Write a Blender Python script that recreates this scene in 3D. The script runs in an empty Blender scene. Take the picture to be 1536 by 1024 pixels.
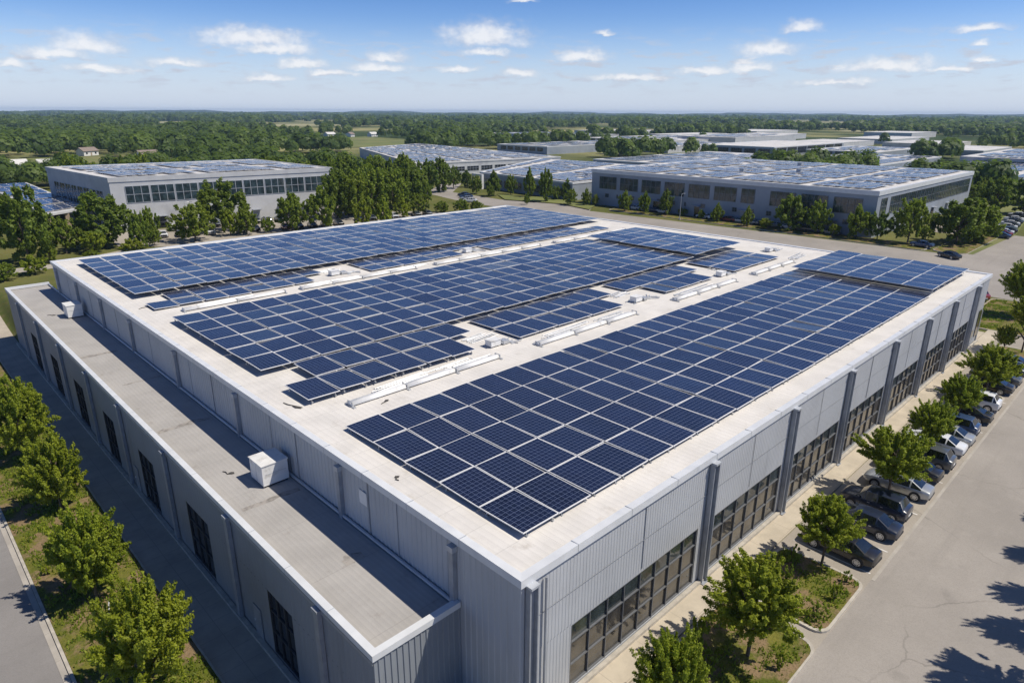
import bpy, math, random
import numpy as np
from mathutils import Matrix, Vector
R = math.radians
random.seed(7)
scene = bpy.context.scene
col = scene.collection

# ------------------------------------------------------------------ camera
CAM = Vector((-16.966, -16.747, 28.0))
pitch, yaw, roll = R(18.961), R(45.713), R(0.28)
fw = Vector((math.cos(pitch)*math.cos(yaw), math.cos(pitch)*math.sin(yaw), -math.sin(pitch)))
rt = Vector((math.sin(yaw), -math.cos(yaw), 0)); up = rt.cross(fw)
r2 = rt*math.cos(roll) + up*math.sin(roll); u2 = -rt*math.sin(roll) + up*math.cos(roll)
cam = bpy.data.cameras.new('camera'); cam.sensor_width = 36; cam.lens = 999.58/1536*36
cam.clip_end = 60000; cam.clip_start = .5
co = bpy.data.objects.new('camera', cam); col.objects.link(co)
m = Matrix((r2, u2, -fw)).transposed().to_4x4(); m.translation = CAM; co.matrix_world = m
scene.camera = co

# ------------------------------------------------------------------ light
SUN = Vector((0.41, -0.52, 1.0)).normalized()
sl = bpy.data.lights.new('sun', 'SUN'); sl.energy = 3.8; sl.angle = R(0.53); sl.color = (1, .935, .82)
so = bpy.data.objects.new('sun', sl); col.objects.link(so)
so.rotation_euler = SUN.to_track_quat('Z', 'Y').to_euler(); so.location = (60, -60, 120)
scene.view_settings.view_transform = 'Standard'; scene.view_settings.look = 'None'
scene.view_settings.exposure = .3; scene.view_settings.gamma = 1

# ------------------------------------------------------------------ node helpers
class NT:
    def __init__(s, tree): s.t = tree; s.n = tree.nodes; s.l = tree.links
    def new(s, typ, **kw):
        nd = s.n.new(typ)
        for k, v in kw.items(): setattr(nd, k, v)
        return nd
    def set(s, sock, v):
        if isinstance(v, bpy.types.NodeSocket): s.l.new(v, sock)
        elif isinstance(v, (tuple, list)) and len(v) == 3 and sock.type == 'RGBA': sock.default_value = (*v, 1)
        else: sock.default_value = v
    def math(s, op, a, b=None, c=None, clamp=False):
        nd = s.new('ShaderNodeMath', operation=op, use_clamp=clamp); s.set(nd.inputs[0], a)
        if b is not None: s.set(nd.inputs[1], b)
        if c is not None: s.set(nd.inputs[2], c)
        return nd.outputs[0]
    def mix(s, f, a, b, bt='MIX'):
        nd = s.new('ShaderNodeMix', data_type='RGBA', blend_type=bt)
        s.set(nd.inputs[0], f); s.set(nd.inputs[6], a); s.set(nd.inputs[7], b); return nd.outputs[2]
    def noise(s, vec, scale, detail=4, rough=.55, out=0):
        nd = s.new('ShaderNodeTexNoise'); s.set(nd.inputs['Vector'], vec); nd.inputs['Scale'].default_value = scale
        nd.inputs['Detail'].default_value = detail; nd.inputs['Roughness'].default_value = rough; return nd.outputs[out]
    def ramp(s, f, lo, hi):
        nd = s.new('ShaderNodeMapRange', interpolation_type='SMOOTHSTEP'); s.set(nd.inputs[0], f)
        nd.inputs[1].default_value = lo; nd.inputs[2].default_value = hi; return nd.outputs[0]
    def mapping(s, vec, loc=(0, 0, 0), sc=(1, 1, 1), typ='POINT', rot=(0, 0, 0)):
        nd = s.new('ShaderNodeMapping', vector_type=typ); s.l.new(vec, nd.inputs[0])
        nd.inputs[1].default_value = loc; nd.inputs[2].default_value = rot; nd.inputs[3].default_value = sc; return nd.outputs[0]

def newmat(name):
    m = bpy.data.materials.new(name); m.use_nodes = True; t = NT(m.node_tree)
    b = t.n['Principled BSDF']; return m, t, b
def pos(t): return t.new('ShaderNodeNewGeometry').outputs['Position']

def mat(name, base, rough=.7, var=.12, scale=1.5, c2=None, c2f=(.5, .75), c2s=.12, bump=0, bs=20, metal=0, spec=.5, rv=0, obj=False):
    m, t, b = newmat(name)
    p = t.new('ShaderNodeTexCoord').outputs['Object'] if obj else pos(t)
    n = t.noise(p, scale, 6)
    c = t.mix(t.ramp(n, .25, .75), tuple(x*(1-var) for x in base), tuple(min(1, x*(1+var)) for x in base))
    if c2 is not None: c = t.mix(t.ramp(t.noise(p, c2s, 5, .6), *c2f), c, c2)
    t.set(b.inputs['Base Color'], c); b.inputs['Roughness'].default_value = rough
    b.inputs['Metallic'].default_value = metal; b.inputs['Specular IOR Level'].default_value = spec
    if rv: t.set(b.inputs['Roughness'], t.math('ADD', t.math('MULTIPLY', n, rv), rough-rv/2))
    if bump:
        bn = t.new('ShaderNodeBump'); bn.inputs['Strength'].default_value = bump; bn.inputs['Distance'].default_value = .05
        t.set(bn.inputs['Height'], t.noise(p, bs, 3)); t.set(b.inputs['Normal'], bn.outputs[0])
    return m

# ------------------------------------------------------------------ mesh helpers
class MB:
    def __init__(s): s.v = []; s.f = []; s.mi = []; s.uv = []; s.cur = 0
    def add(s, vs, fs, uvs=None):
        o = len(s.v); s.v += [tuple(x) for x in vs]
        for k, f in enumerate(fs):
            s.f.append(tuple(o+i for i in f)); s.mi.append(s.cur)
            s.uv.append(uvs[k] if uvs else None)
    def hexa(s, p):  # p: 8 points, bottom 4 ccw then top 4
        s.add(p, [(3, 2, 1, 0), (4, 5, 6, 7), (0, 1, 5, 4), (1, 2, 6, 5), (2, 3, 7, 6), (3, 0, 4, 7)])
    def box(s, x0, y0, z0, x1, y1, z1):
        x0, x1 = min(x0, x1), max(x0, x1); y0, y1 = min(y0, y1), max(y0, y1)
        s.hexa([(x0, y0, z0), (x1, y0, z0), (x1, y1, z0), (x0, y1, z0), (x0, y0, z1), (x1, y0, z1), (x1, y1, z1), (x0, y1, z1)])
    def quad(s, a, b, c, d, uv=None): s.add([a, b, c, d], [(0, 1, 2, 3)], [uv] if uv else None)
    def prism(s, poly, z0, z1):
        n = len(poly)
        v = [(x, y, z0) for x, y in poly] + [(x, y, z1) for x, y in poly]
        s.add(v, [tuple(range(n-1, -1, -1)), tuple(range(n, 2*n))] + [(i, (i+1) % n, n+(i+1) % n, n+i) for i in range(n)])
    def tube(s, path, rad, n=8, cap=True):
        P = [Vector(p) for p in path]
        if not isinstance(rad, (list, tuple)): rad = [rad]*len(P)
        rings = []
        for i, p in enumerate(P):
            d = (P[min(i+1, len(P)-1)] - P[max(i-1, 0)]).normalized()
            a = d.cross(Vector((0, 0, 1)) if abs(d.z) < .9 else Vector((1, 0, 0))).normalized(); b = d.cross(a)
            rings.append([p + (a*math.cos(2*math.pi*k/n) + b*math.sin(2*math.pi*k/n))*rad[i] for k in range(n)])
        vs = [x for r_ in rings for x in r_]
        fs = [(i*n+k, i*n+(k+1) % n, (i+1)*n+(k+1) % n, (i+1)*n+k) for i in range(len(P)-1) for k in range(n)]
        if cap: fs += [tuple(range(n-1, -1, -1)), tuple((len(P)-1)*n+k for k in range(n))]
        s.add(vs, fs)
    def mesh(s, name, mats, smooth=False):
        me = bpy.data.meshes.new(name); me.from_pydata(s.v, [], s.f)
        for mm in (mats if isinstance(mats, (list, tuple)) else [mats]): me.materials.append(mm)
        me.polygons.foreach_set('material_index', s.mi)
        if any(u is not None for u in s.uv):
            ul = me.uv_layers.new(name='UVMap'); data = []
            for f, u in zip(s.f, s.uv): data += [c for q in (u or [(0.5, 0.5)]*len(f)) for c in q]
            ul.data.foreach_set('uv', data)
        if smooth: me.polygons.foreach_set('use_smooth', [True]*len(s.f))
        me.update(); return me
    def build(s, name, mats, parent=None, smooth=False, **kw):
        return link(name, s.mesh(name, mats, smooth), parent, **kw)

def link(name, me, parent=None, loc=None, rotz=0, scale=None):
    o = bpy.data.objects.new(name, me); col.objects.link(o)
    if parent: o.parent = parent
    if loc is not None: o.location = loc
    if rotz: o.rotation_euler = (0, 0, rotz)
    if scale is not None: o.scale = scale
    return o
def tag(o, label=None, cat=None, group=None, kind=None):
    if label: o['label'] = label
    if cat: o['category'] = cat
    if group: o['group'] = group
    if kind: o['kind'] = kind
    return o
def empty(name, loc=(0, 0, 0), rotz=0): return link(name, None, None, loc, rotz)
def struct(name, mb, m, smooth=False): return tag(mb.build(name, m, None, smooth), kind='structure')
def copy_tree(o, parent=None):
    c = o.copy(); col.objects.link(c)
    if parent: c.parent = parent
    for ch in o.children: copy_tree(ch, c)
    return c
ORD = ['first', 'second', 'third', 'fourth', 'fifth', 'sixth', 'seventh', 'eighth', 'ninth', 'tenth', 'eleventh', 'twelfth', 'thirteenth',
       'fourteenth', 'fifteenth', 'sixteenth', 'seventeenth', 'eighteenth', 'nineteenth', 'twentieth']
def nth(i):  # 0-based
    if i < 20: return ORD[i]
    if i < 29: return 'twenty-'+ORD[i-20]
    if i == 29: return 'thirtieth'
    return 'thirty-'+ORD[i-30]

def npmesh(name, V, F, mats, tint=None, smooth=False):
    me = bpy.data.meshes.new(name); nv, nf = len(V), len(F)
    me.vertices.add(nv); me.vertices.foreach_set('co', np.asarray(V, np.float32).ravel())
    me.loops.add(nf*4); me.loops.foreach_set('vertex_index', np.asarray(F, np.int32).ravel())
    me.polygons.add(nf); me.polygons.foreach_set('loop_start', np.arange(nf, dtype=np.int32)*4)
    me.update(calc_edges=True)
    for mm in (mats if isinstance(mats, (list, tuple)) else [mats]): me.materials.append(mm)
    if tint is not None:
        a = me.attributes.new('tint', 'FLOAT', 'FACE'); a.data.foreach_set('value', np.asarray(tint, np.float32))
    return me

# ------------------------------------------------------------------ materials
def asphalt(name, base, crack=True):
    m, t, b = newmat(name); p = pos(t)
    c = t.mix(t.ramp(t.noise(p, .09, 5, .6), .3, .7), tuple(x*.88 for x in base), tuple(x*1.1 for x in base))
    c = t.mix(t.math('MULTIPLY', t.ramp(t.noise(p, 14, 2), .35, .75), .3), c, tuple(x*.6 for x in base))
    c = t.mix(t.math('MULTIPLY', t.ramp(t.noise(p, .6, 6, .7), .52, .7), .25), c, tuple(x*1.25 for x in base))
    st = t.noise(t.mapping(p, sc=(.05, .9, 1)), 1.0, 5, .6); c = t.mix(t.math('MULTIPLY', t.ramp(st, .52, .72), .22), c, tuple(x*.62 for x in base))
    sp = t.noise(p, .33, 4, .5); c = t.mix(t.math('MULTIPLY', t.ramp(sp, .66, .74), .30), c, tuple(x*.55 for x in base))
    if crack:
        v = t.new('ShaderNodeTexVoronoi', feature='DISTANCE_TO_EDGE'); v.inputs['Scale'].default_value = .11
        wob = t.new('ShaderNodeVectorMath', operation='ADD'); t.set(wob.inputs[0], p)
        nz = t.new('ShaderNodeVectorMath', operation='SCALE'); t.set(nz.inputs[0], t.noise(p, .8, 4, .6, 1)); nz.inputs[3].default_value = .9
        t.set(wob.inputs[1], nz.outputs[0]); t.set(v.inputs['Vector'], wob.outputs[0])
        k = t.math('MULTIPLY', t.math('SUBTRACT', 1, t.ramp(v.outputs[0], .002, .009)), t.ramp(t.noise(p, .15, 2), .42, .62))
        c = t.mix(t.math('MULTIPLY', k, .4), c, tuple(x*.4 for x in base))
    t.set(b.inputs['Base Color'], c); b.inputs['Roughness'].default_value = .9; b.inputs['Specular IOR Level'].default_value = .25
    bn = t.new('ShaderNodeBump'); bn.inputs['Strength'].default_value = .25; bn.inputs['Distance'].default_value = .02
    t.set(bn.inputs['Height'], t.noise(p, 25, 2)); t.set(b.inputs['Normal'], bn.outputs[0])
    return m
def concrete(name, base, jx, jy, off=(0, 0)):
    m, t, b = newmat(name); p = pos(t)
    c = t.mix(t.ramp(t.noise(p, .5, 6, .65), .3, .7), tuple(x*.86 for x in base), tuple(min(1, x*1.1) for x in base))
    br = t.new('ShaderNodeTexBrick'); t.set(br.inputs['Vector'], t.mapping(p, (off[0], off[1], 0)))
    br.offset = 0; br.inputs['Scale'].default_value = 1; br.inputs['Mortar Size'].default_value = .02
    br.inputs['Mortar Smooth'].default_value = .3
    br.inputs['Brick Width'].default_value = jx; br.inputs['Row Height'].default_value = jy
    br.inputs['Color1'].default_value = (0, 0, 0, 1); br.inputs['Color2'].default_value = (.25, .25, .25, 1); br.inputs['Mortar'].default_value = (1, 1, 1, 1)
    c = t.mix(t.math('MULTIPLY', t.math('GREATER_THAN', br.outputs['Fac'], .5), .55), c, tuple(x*.45 for x in base))
    c = t.mix(t.math('MULTIPLY', br.outputs['Color'], .45), c, tuple(x*.8 for x in base))
    c = t.mix(t.math('MULTIPLY', t.ramp(t.noise(p, 1.7, 5, .7), .58, .75), .3), c, tuple(x*.6 for x in base))
    t.set(b.inputs['Base Color'], c); b.inputs['Roughness'].default_value = .85; b.inputs['Specular IOR Level'].default_value = .3
    return m
def membrane(name, base, seam, axis, rib, dirt=.35):
    """flat roof sheet: long seams, fine ribs, dirt"""
    m, t, b = newmat(name); p = pos(t)
    c = t.mix(t.ramp(t.noise(p, .35, 6, .6), .3, .7), tuple(x*.9 for x in base), tuple(min(1, x*1.06) for x in base))
    br = t.new('ShaderNodeTexBrick'); t.set(br.inputs['Vector'], t.mapping(p, rot=(0, 0, 0 if axis == 'x' else math.pi/2)))
    br.offset = .5; br.inputs['Scale'].default_value = 1; br.inputs['Mortar Size'].default_value = .018
    br.inputs['Brick Width'].default_value = seam*3; br.inputs['Row Height'].default_value = seam
    br.inputs['Color1'].default_value = (0, 0, 0, 1); br.inputs['Color2'].default_value = (1, 1, 1, 1); br.inputs['Mortar'].default_value = (.5, .5, .5, 1)
    c = t.mix(t.math('MULTIPLY', br.outputs['Color'], .06), c, tuple(x*.7 for x in base))
    c = t.mix(t.math('MULTIPLY', t.math('GREATER_THAN', br.outputs['Fac'], .5), .38), c, tuple(x*.5 for x in base))
    c = t.mix(t.math('MULTIPLY', t.ramp(t.noise(p, .8, 7, .72), .55, .78), dirt), c, (base[0]*.55, base[1]*.5, base[2]*.44))
    sx = t.new('ShaderNodeSeparateXYZ'); t.set(sx.inputs[0], p)
    w = t.math('SINE', t.math('MULTIPLY', sx.outputs[0 if axis == 'x' else 1], 2*math.pi/rib))
    c = t.mix(t.math('MULTIPLY', t.ramp(w, .72, .98), .16), c, tuple(x*.6 for x in base))
    t.set(b.inputs['Base Color'], c); b.inputs['Roughness'].default_value = .75; b.inputs['Specular IOR Level'].default_value = .3
    bn = t.new('ShaderNodeBump'); bn.inputs['Strength'].default_value = .3; bn.inputs['Distance'].default_value = .03
    t.set(bn.inputs['Height'], t.math('ADD', t.math('MULTIPLY', w, .4), t.noise(p, 3, 3))); t.set(b.inputs['Normal'], bn.outputs[0])
    return m
def wallpaint(name, base, rough=.5, streak=.18):
    m, t, b = newmat(name); p = pos(t)
    c = t.mix(t.ramp(t.noise(p, .25, 4), .3, .7), tuple(x*.93 for x in base), tuple(min(1, x*1.05) for x in base))
    s = t.noise(t.mapping(p, sc=(1.6, 1.6, .12)), 1.2, 5, .65)
    c = t.mix(t.math('MULTIPLY', t.ramp(s, .52, .75), streak), c, tuple(x*.6 for x in base))
    t.set(b.inputs['Base Color'], c); b.inputs['Roughness'].default_value = rough; b.inputs['Specular IOR Level'].default_value = .4
    return m
def glassmat(name, base, rough=.06, warp=.04):
    m, t, b = newmat(name); p = pos(t)
    c = t.mix(t.ramp(t.noise(p, .8, 3), .35, .65), tuple(x*.6 for x in base), tuple(x*1.4 for x in base))
    t.set(b.inputs['Base Color'], c); b.inputs['Roughness'].default_value = rough; b.inputs['Specular IOR Level'].default_value = .9
    bn = t.new('ShaderNodeBump'); bn.inputs['Strength'].default_value = warp; bn.inputs['Distance'].default_value = .2
    t.set(bn.inputs['Height'], t.noise(p, .7, 2)); t.set(b.inputs['Normal'], bn.outputs[0])
    return m
def pvmat(name, nx, ny, border):
    m, t, b = newmat(name)
    uv = t.new('ShaderNodeUVMap').outputs[0]; sx = t.new('ShaderNodeSeparateXYZ'); t.set(sx.inputs[0], uv)
    u, v = sx.outputs[0], sx.outputs[1]; p = pos(t)
    def line(c, n, w):
        f = t.math('FRACT', t.math('MULTIPLY', c, n)); d = t.math('MINIMUM', f, t.math('SUBTRACT', 1, f))
        return t.math('LESS_THAN', d, w*n/2)
    oi = t.new('ShaderNodeObjectInfo').outputs['Random']
    cell = t.mix(oi, (.003, .0045, .014), (.009, .014, .042))
    cell = t.mix(t.ramp(t.noise(p, .3, 3), .35, .65), cell, (.006, .009, .026))
    wn = t.new('ShaderNodeTexWhiteNoise', noise_dimensions='3D')
    fl = t.new('ShaderNodeVectorMath', operation='FLOOR'); cb = t.new('ShaderNodeCombineXYZ')
    t.set(cb.inputs[0], t.math('MULTIPLY', u, nx)); t.set(cb.inputs[1], t.math('MULTIPLY', v, ny)); t.set(cb.inputs[2], t.math('MULTIPLY', oi, 99))
    t.set(fl.inputs[0], cb.outputs[0]); t.set(wn.inputs['Vector'], fl.outputs[0])
    cell = t.mix(t.math('MULTIPLY', wn.outputs['Value'], .35), cell, (.010, .016, .05))
    grid = t.math('MAXIMUM', line(u, nx, .0085), line(v, ny, .0065))
    bus = t.math('MULTIPLY', t.math('MAXIMUM', line(u, nx*3, .004), line(v, 2, .008)), .5)
    c = t.mix(t.math('MULTIPLY', t.math('MAXIMUM', grid, bus), .62), cell, (.20, .24, .36))
    du = t.math('MINIMUM', u, t.math('SUBTRACT', 1, u)); dv = t.math('MINIMUM', v, t.math('SUBTRACT', 1, v))
    fr = t.math('MAXIMUM', t.math('LESS_THAN', du, border[0]), t.math('LESS_THAN', dv, border[1]))
    c = t.mix(fr, c, (.78, .765, .745))
    t.set(b.inputs['Base Color'], c)
    t.set(b.inputs['Roughness'], t.math('ADD', .2, t.math('MULTIPLY', fr, .35))); b.inputs['Specular IOR Level'].default_value = .5
    bn = t.new('ShaderNodeBump'); bn.inputs['Strength'].default_value = .22; bn.inputs['Distance'].default_value = .14
    t.set(bn.inputs['Height'], t.noise(p, .55, 2)); t.set(b.inputs['Normal'], bn.outputs[0])
    return m
def leafmat(name, a, bcol, c3):
    m, t, b = newmat(name)
    at = t.new('ShaderNodeAttribute', attribute_name='tint').outputs['Fac']; oi = t.new('ShaderNodeObjectInfo').outputs['Random']
    c = t.mix(at, a, bcol); c = t.mix(t.math('MULTIPLY', oi, .5), c, c3)
    t.set(b.inputs['Base Color'], c); b.inputs['Roughness'].default_value = .55; b.inputs['Specular IOR Level'].default_value = .3
    tr = t.new('ShaderNodeBsdfTranslucent'); t.set(tr.inputs[0], t.mix(.5, c, (.22, .33, .03)))
    ms = t.new('ShaderNodeMixShader'); ms.inputs[0].default_value = .48
    t.l.new(b.outputs[0], ms.inputs[1]); t.l.new(tr.outputs[0], ms.inputs[2])
    t.l.new(ms.outputs[0], t.n['Material Output'].inputs[0]); return m

M = {}
M['asphalt'] = asphalt('asphalt', (.33, .30, .268)); M['road'] = asphalt('road_asphalt', (.25, .235, .225), False)
M['walk'] = concrete('walk_concrete', (.50, .435, .34), 3.3, 1.66, (1, 0)); M['walk2'] = concrete('walk_concrete_grey', (.42, .365, .30), 3.1, 1.55, (.4, .8))
M['kerb'] = mat('kerb_concrete', (.44, .40, .34), .85, .18, 2); M['stall'] = asphalt('stall_asphalt', (.36, .32, .27))
M['paint'] = mat('road_paint', (.72, .70, .66), .7, .15, 3, (.4, .38, .35), (.5, .7), 2)
M['gutter'] = concrete('gutter_concrete', (.40, .365, .32), 3, 3)
M['roof'] = membrane('roof_membrane', (.69, .655, .61), 2.1, 'x', .42, .5); M['roof2'] = membrane('annex_roof_membrane', (.40, .38, .36), 5.4, 'x', .30, .55)
M['froof'] = mat('far_roof', (.62, .60, .58), .8, .1, .2, (.42, .41, .40), (.5, .7), .15)
M['coping'] = mat('coping_metal', (.66, .67, .68), .35, .06, .8, (.55, .57, .6), (.55, .8), .6)
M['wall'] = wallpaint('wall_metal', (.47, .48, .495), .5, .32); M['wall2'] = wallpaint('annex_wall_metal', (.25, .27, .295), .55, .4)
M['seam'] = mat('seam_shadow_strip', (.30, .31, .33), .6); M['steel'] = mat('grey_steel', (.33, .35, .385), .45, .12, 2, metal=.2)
M['steel_l'] = mat('light_steel', (.46, .48, .51), .4, .1, 2, metal=.2)
M['frame'] = mat('window_frame_metal', (.13, .135, .145), .4, .1, 3); M['trim_d'] = mat('dark_frame_metal', (.035, .038, .045), .5); M['glass'] = glassmat('window_glass', (.055, .05, .043)); M['glass2'] = glassmat('upper_window_glass', (.035, .045, .048))
M['dglass'] = glassmat('dark_glass', (.012, .015, .02), .12); M['bglass'] = glassmat('blue_glass', (.035, .055, .065), .08)
M['pv'] = pvmat('pv_cells', 8, 10, (.0, .0)); M['pvs'] = pvmat('pv_cells_framed', 8, 10, (.019, .014)); M['pvs'].node_tree.nodes['Principled BSDF'].inputs['Specular IOR Level'].default_value = .85
M['alu'] = mat('aluminium_frame', (.78, .765, .745), .45, .08, 3); M['galv'] = mat('galvanised', (.52, .53, .54), .4, .2, 5, (.33, .34, .35), (.5, .7), 3, metal=.4)
M['white'] = mat('white_metal', (.74, .73, .71), .45, .08, 1.5, (.5, .48, .44), (.55, .75), 1.2)
M['black'] = mat('black_rubber', (.02, .02, .022), .8); M['dirt'] = mat('dark_scrap', (.06, .055, .05), .85)
M['conc'] = mat('pale_wall', (.52, .52, .52), .75, .08, .4, (.40, .40, .41), (.5, .75), .15); M['bluewall'] = mat('grey_blue_wall', (.30, .33, .375), .6, .08, .3, (.23, .26, .30), (.5, .75), .12)
M['wood'] = mat('timber', (.34, .26, .18), .8, .2, 4); M['bark'] = mat('bark', (.11, .085, .06), .9, .3, 9, bump=.5, bs=14)
M['houseroof'] = mat('house_roof', (.24, .19, .16), .8); M['houseroof2'] = mat('house_roof_grey', (.6, .58, .55), .7)
M['leafA'] = leafmat('leaf_bright', (.175, .245, .018), (.42, .475, .042), (.35, .36, .026))
M['leafB'] = leafmat('leaf_mid', (.125, .195, .022), (.315, .39, .044), (.27, .30, .028))
M['leafC'] = leafmat('leaf_dark', (.092, .15, .022), (.23, .305, .04), (.20, .235, .026))
M['leafF'] = leafmat('leaf_far', (.052, .102, .022), (.22, .30, .06), (.09, .13, .03))

M['patch'] = mat('roof_patch', (.25, .23, .21), .85, .3, 3, (.36, .33, .30), (.42, .6), 1.6)
def groundmat():
    m, t, b = newmat('grassland'); p = pos(t)
    g = t.mix(t.ramp(t.noise(p, .05, 6, .65), .3, .7), (.085, .105, .024), (.175, .170, .055))
    g = t.mix(t.math('MULTIPLY', t.ramp(t.noise(p, .9, 5, .7), .45, .7), .6), g, (.165, .125, .065))
    g = t.mix(t.math('MULTIPLY', t.ramp(t.noise(p, 6, 3), .4, .75), .35), g, (.03, .045, .012))
    far = t.mix(t.ramp(t.noise(t.mapping(p, sc=(1, 1, 1)), .0023, 5, .6), .44, .62), (.045, .07, .02), (.34, .31, .14))
    d = t.new('ShaderNodeVectorMath', operation='DISTANCE'); t.set(d.inputs[0], p); d.inputs[1].default_value = (0, 0, 0)
    t.set(b.inputs['Base Color'], t.mix(t.ramp(d.outputs['Value'], 260, 520), g, far))
    b.inputs['Roughness'].default_value = .95; b.inputs['Specular IOR Level'].default_value = .1
    bn = t.new('ShaderNodeBump'); bn.inputs['Strength'].default_value = .6; bn.inputs['Distance'].default_value = .08
    t.set(bn.inputs['Height'], t.noise(p, 7, 4)); t.set(b.inputs['Normal'], bn.outputs[0]); return m
def bedmat():
    m, t, b = newmat('planting_bed_soil_and_grass'); p = pos(t)
    g = t.mix(t.ramp(t.noise(p, .8, 5, .65), .35, .65), (.095, .115, .018), (.18, .17, .035))
    g = t.mix(t.ramp(t.noise(p, .42, 6, .7), .45, .58), g, (.25, .175, .10))
    g = t.mix(t.math('MULTIPLY', t.ramp(t.noise(p, 9, 4), .45, .75), .55), g, (.035, .04, .012))
    t.set(b.inputs['Base Color'], g); b.inputs['Roughness'].default_value = .95; b.inputs['Specular IOR Level'].default_value = .1
    bn = t.new('ShaderNodeBump'); bn.inputs['Strength'].default_value = .9; bn.inputs['Distance'].default_value = .08
    t.set(bn.inputs['Height'], t.noise(p, 9, 5)); t.set(b.inputs['Normal'], bn.outputs[0]); return m
M['ground'] = groundmat(); M['bed'] = bedmat()
M['meadow'] = mat('meadow_grass', (.145, .165, .040), .95, .2, .05, (.21, .19, .07), (.45, .7), .02)
M['field'] = mat('dry_field', (.34, .31, .15), .95, .2, .02, (.16, .18, .06), (.5, .7), .01)
M['hill'] = mat('hill_forest', (.026, .045, .018), .95, .3, .004)

# ------------------------------------------------------------------ terrain and paving
ZL = -2.7
def sst(a, b, x): x = min(1, max(0, (x-a)/(b-a))); return x*x*(3-2*x)
def hz(x, y): return ZL*sst(-3.0, -5.0, x)*(1-sst(93.5, 124, y))
def sheet(mb, xs, ys, dz, h=hz):
    idx = {}
    vs = [(x, y, h(x, y)+dz) for y in ys for x in xs]; n = len(xs)
    mb.add(vs, [(j*n+i, j*n+i+1, (j+1)*n+i+1, (j+1)*n+i) for j in range(len(ys)-1) for i in range(n-1)])
g = MB()
sheet(g, [-7500, -4000, -1000, -300, -80, -40, -20, -14, -9, -5, -4.6, -4.2, -3.8, -3.4, -3, 0, 40, 90, 150, 300, 800, 2000, 4500, 7500],
      [-6000, -1000, -200, -50, 0, 40, 80, 93.5, 98, 102, 106, 110, 114, 118, 124, 135, 150, 200, 300, 600, 1500, 4000, 7500], 0)
struct('ground', g, M['ground'], True)
YS = [-40, 0, 40, 80, 93.5, 98, 102, 106, 110, 114, 118, 124]
a = MB(); sheet(a, [-40, -14.55], YS+[300], .03); struct('road', a, M['road'])
a = MB(); sheet(a, [-14.55, -14.22], YS+[128], .05); struct('gutter', a, M['gutter'])
a = MB()
for i in range(len(YS)-1): 
    y0, y1 = YS[i], YS[i+1]
    z0, z1 = hz(-14.1, y0), hz(-14.1, y1)
    a.hexa([(-14.2, y0, z0-.1), (-14.02, y0, z0-.1), (-14.02, y1, z1-.1), (-14.2, y1, z1-.1), (-14.2, y0, z0+.14), (-14.02, y0, z0+.14), (-14.02, y1, z1+.14), (-14.2, y1, z1+.14)])
struct('kerb', a, M['kerb'])
a = MB(); sheet(a, [-14.0, -12.5, -11, -9.5, -8.05], YS, .10); struct('planting_strip', a, M['bed'])
a = MB(); sheet(a, [-8.0, -5.0], YS[:-3], .12); struct('pavement', a, M['walk2'])
a = MB(); a.box(-8.14, -20, ZL-.2, -8.02, 93, ZL+.18); struct('kerb_edge', a, M['kerb'])
# east side: walk, stalls, lot
a = MB(); a.prism([(-1, -1.75), (96, -1.75), (96, -.02), (-1, -.02)], -.3, .14); struct('pavement_front', a, M['walk'])
a = MB(); a.prism([(84.2, 0.05), (89, 0.05), (89, 89), (84.2, 89)], -.3, .10); struct('pavement_end', a, M['walk'])
a = MB(); a.quad((4, -7.55, .035), (98, -7.55, .035), (98, -1.78, .035), (4, -1.78, .035)); struct('parking_stalls', a, M['stall'])
a = MB(); a.quad((-60, -80, .03), (185, -80, .03), (185, -7.5, .03), (-60, -7.5, .03)); struct('parking_lot', a, M['asphalt'])
a = MB(); a.add([(x, y, .03) for x, y in [(112, -7.49), (146, -7.49), (185, -7.49), (185, 15.5), (146.5, 20), (144.5, 60), (141, 112), (126, 134), (100, 118), (89, 96), (89.05, 6), (112, 4)]],
               [tuple(range(12))]); struct('rear_yard', a, M['asphalt'])
a = MB(); a.add([(x, y, .04) for x, y in [(126, 134.1), (141, 112.1), (150, 118), (140, 150), (142, 178), (165, 200), (157, 204), (133, 182), (128, 160)]], [tuple(range(9))]); struct('service_road', a, M['asphalt'])
a = MB()
for P in [[(24, 165), (22, 146), (34, 134), (70, 126), (100, 121), (106, 141), (92, 158), (84, 159)], [(84, 170), (94, 166), (100, 205), (92, 208)]]:
    a.add([(x, y, .035) for x, y in P], [tuple(range(len(P)))])
struct('rear_parking', a, M['stall'])
a = MB(); a.add([(x, y, hz(x, y)+.05) for x, y in [(-40, 131.5), (10, 130.5), (24, 138), (24, 142), (8, 135), (-40, 136)]], [tuple(range(6))]); struct('footpath', a, M['gutter'])
a = MB(); a.add([(x, y, .05) for x, y in [(150, 15), (186, 14), (300, 26), (300, 34), (186, 22), (150, 22.5)]], [tuple(range(6))]); struct('verge', a, M['meadow'])
a = MB(); a.add([(x, y, .06) for x, y in [(176, 24), (250, 30), (250, 36), (176, 31)]], [tuple(range(6-2))]); struct('side_road', a, M['stall'])
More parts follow.
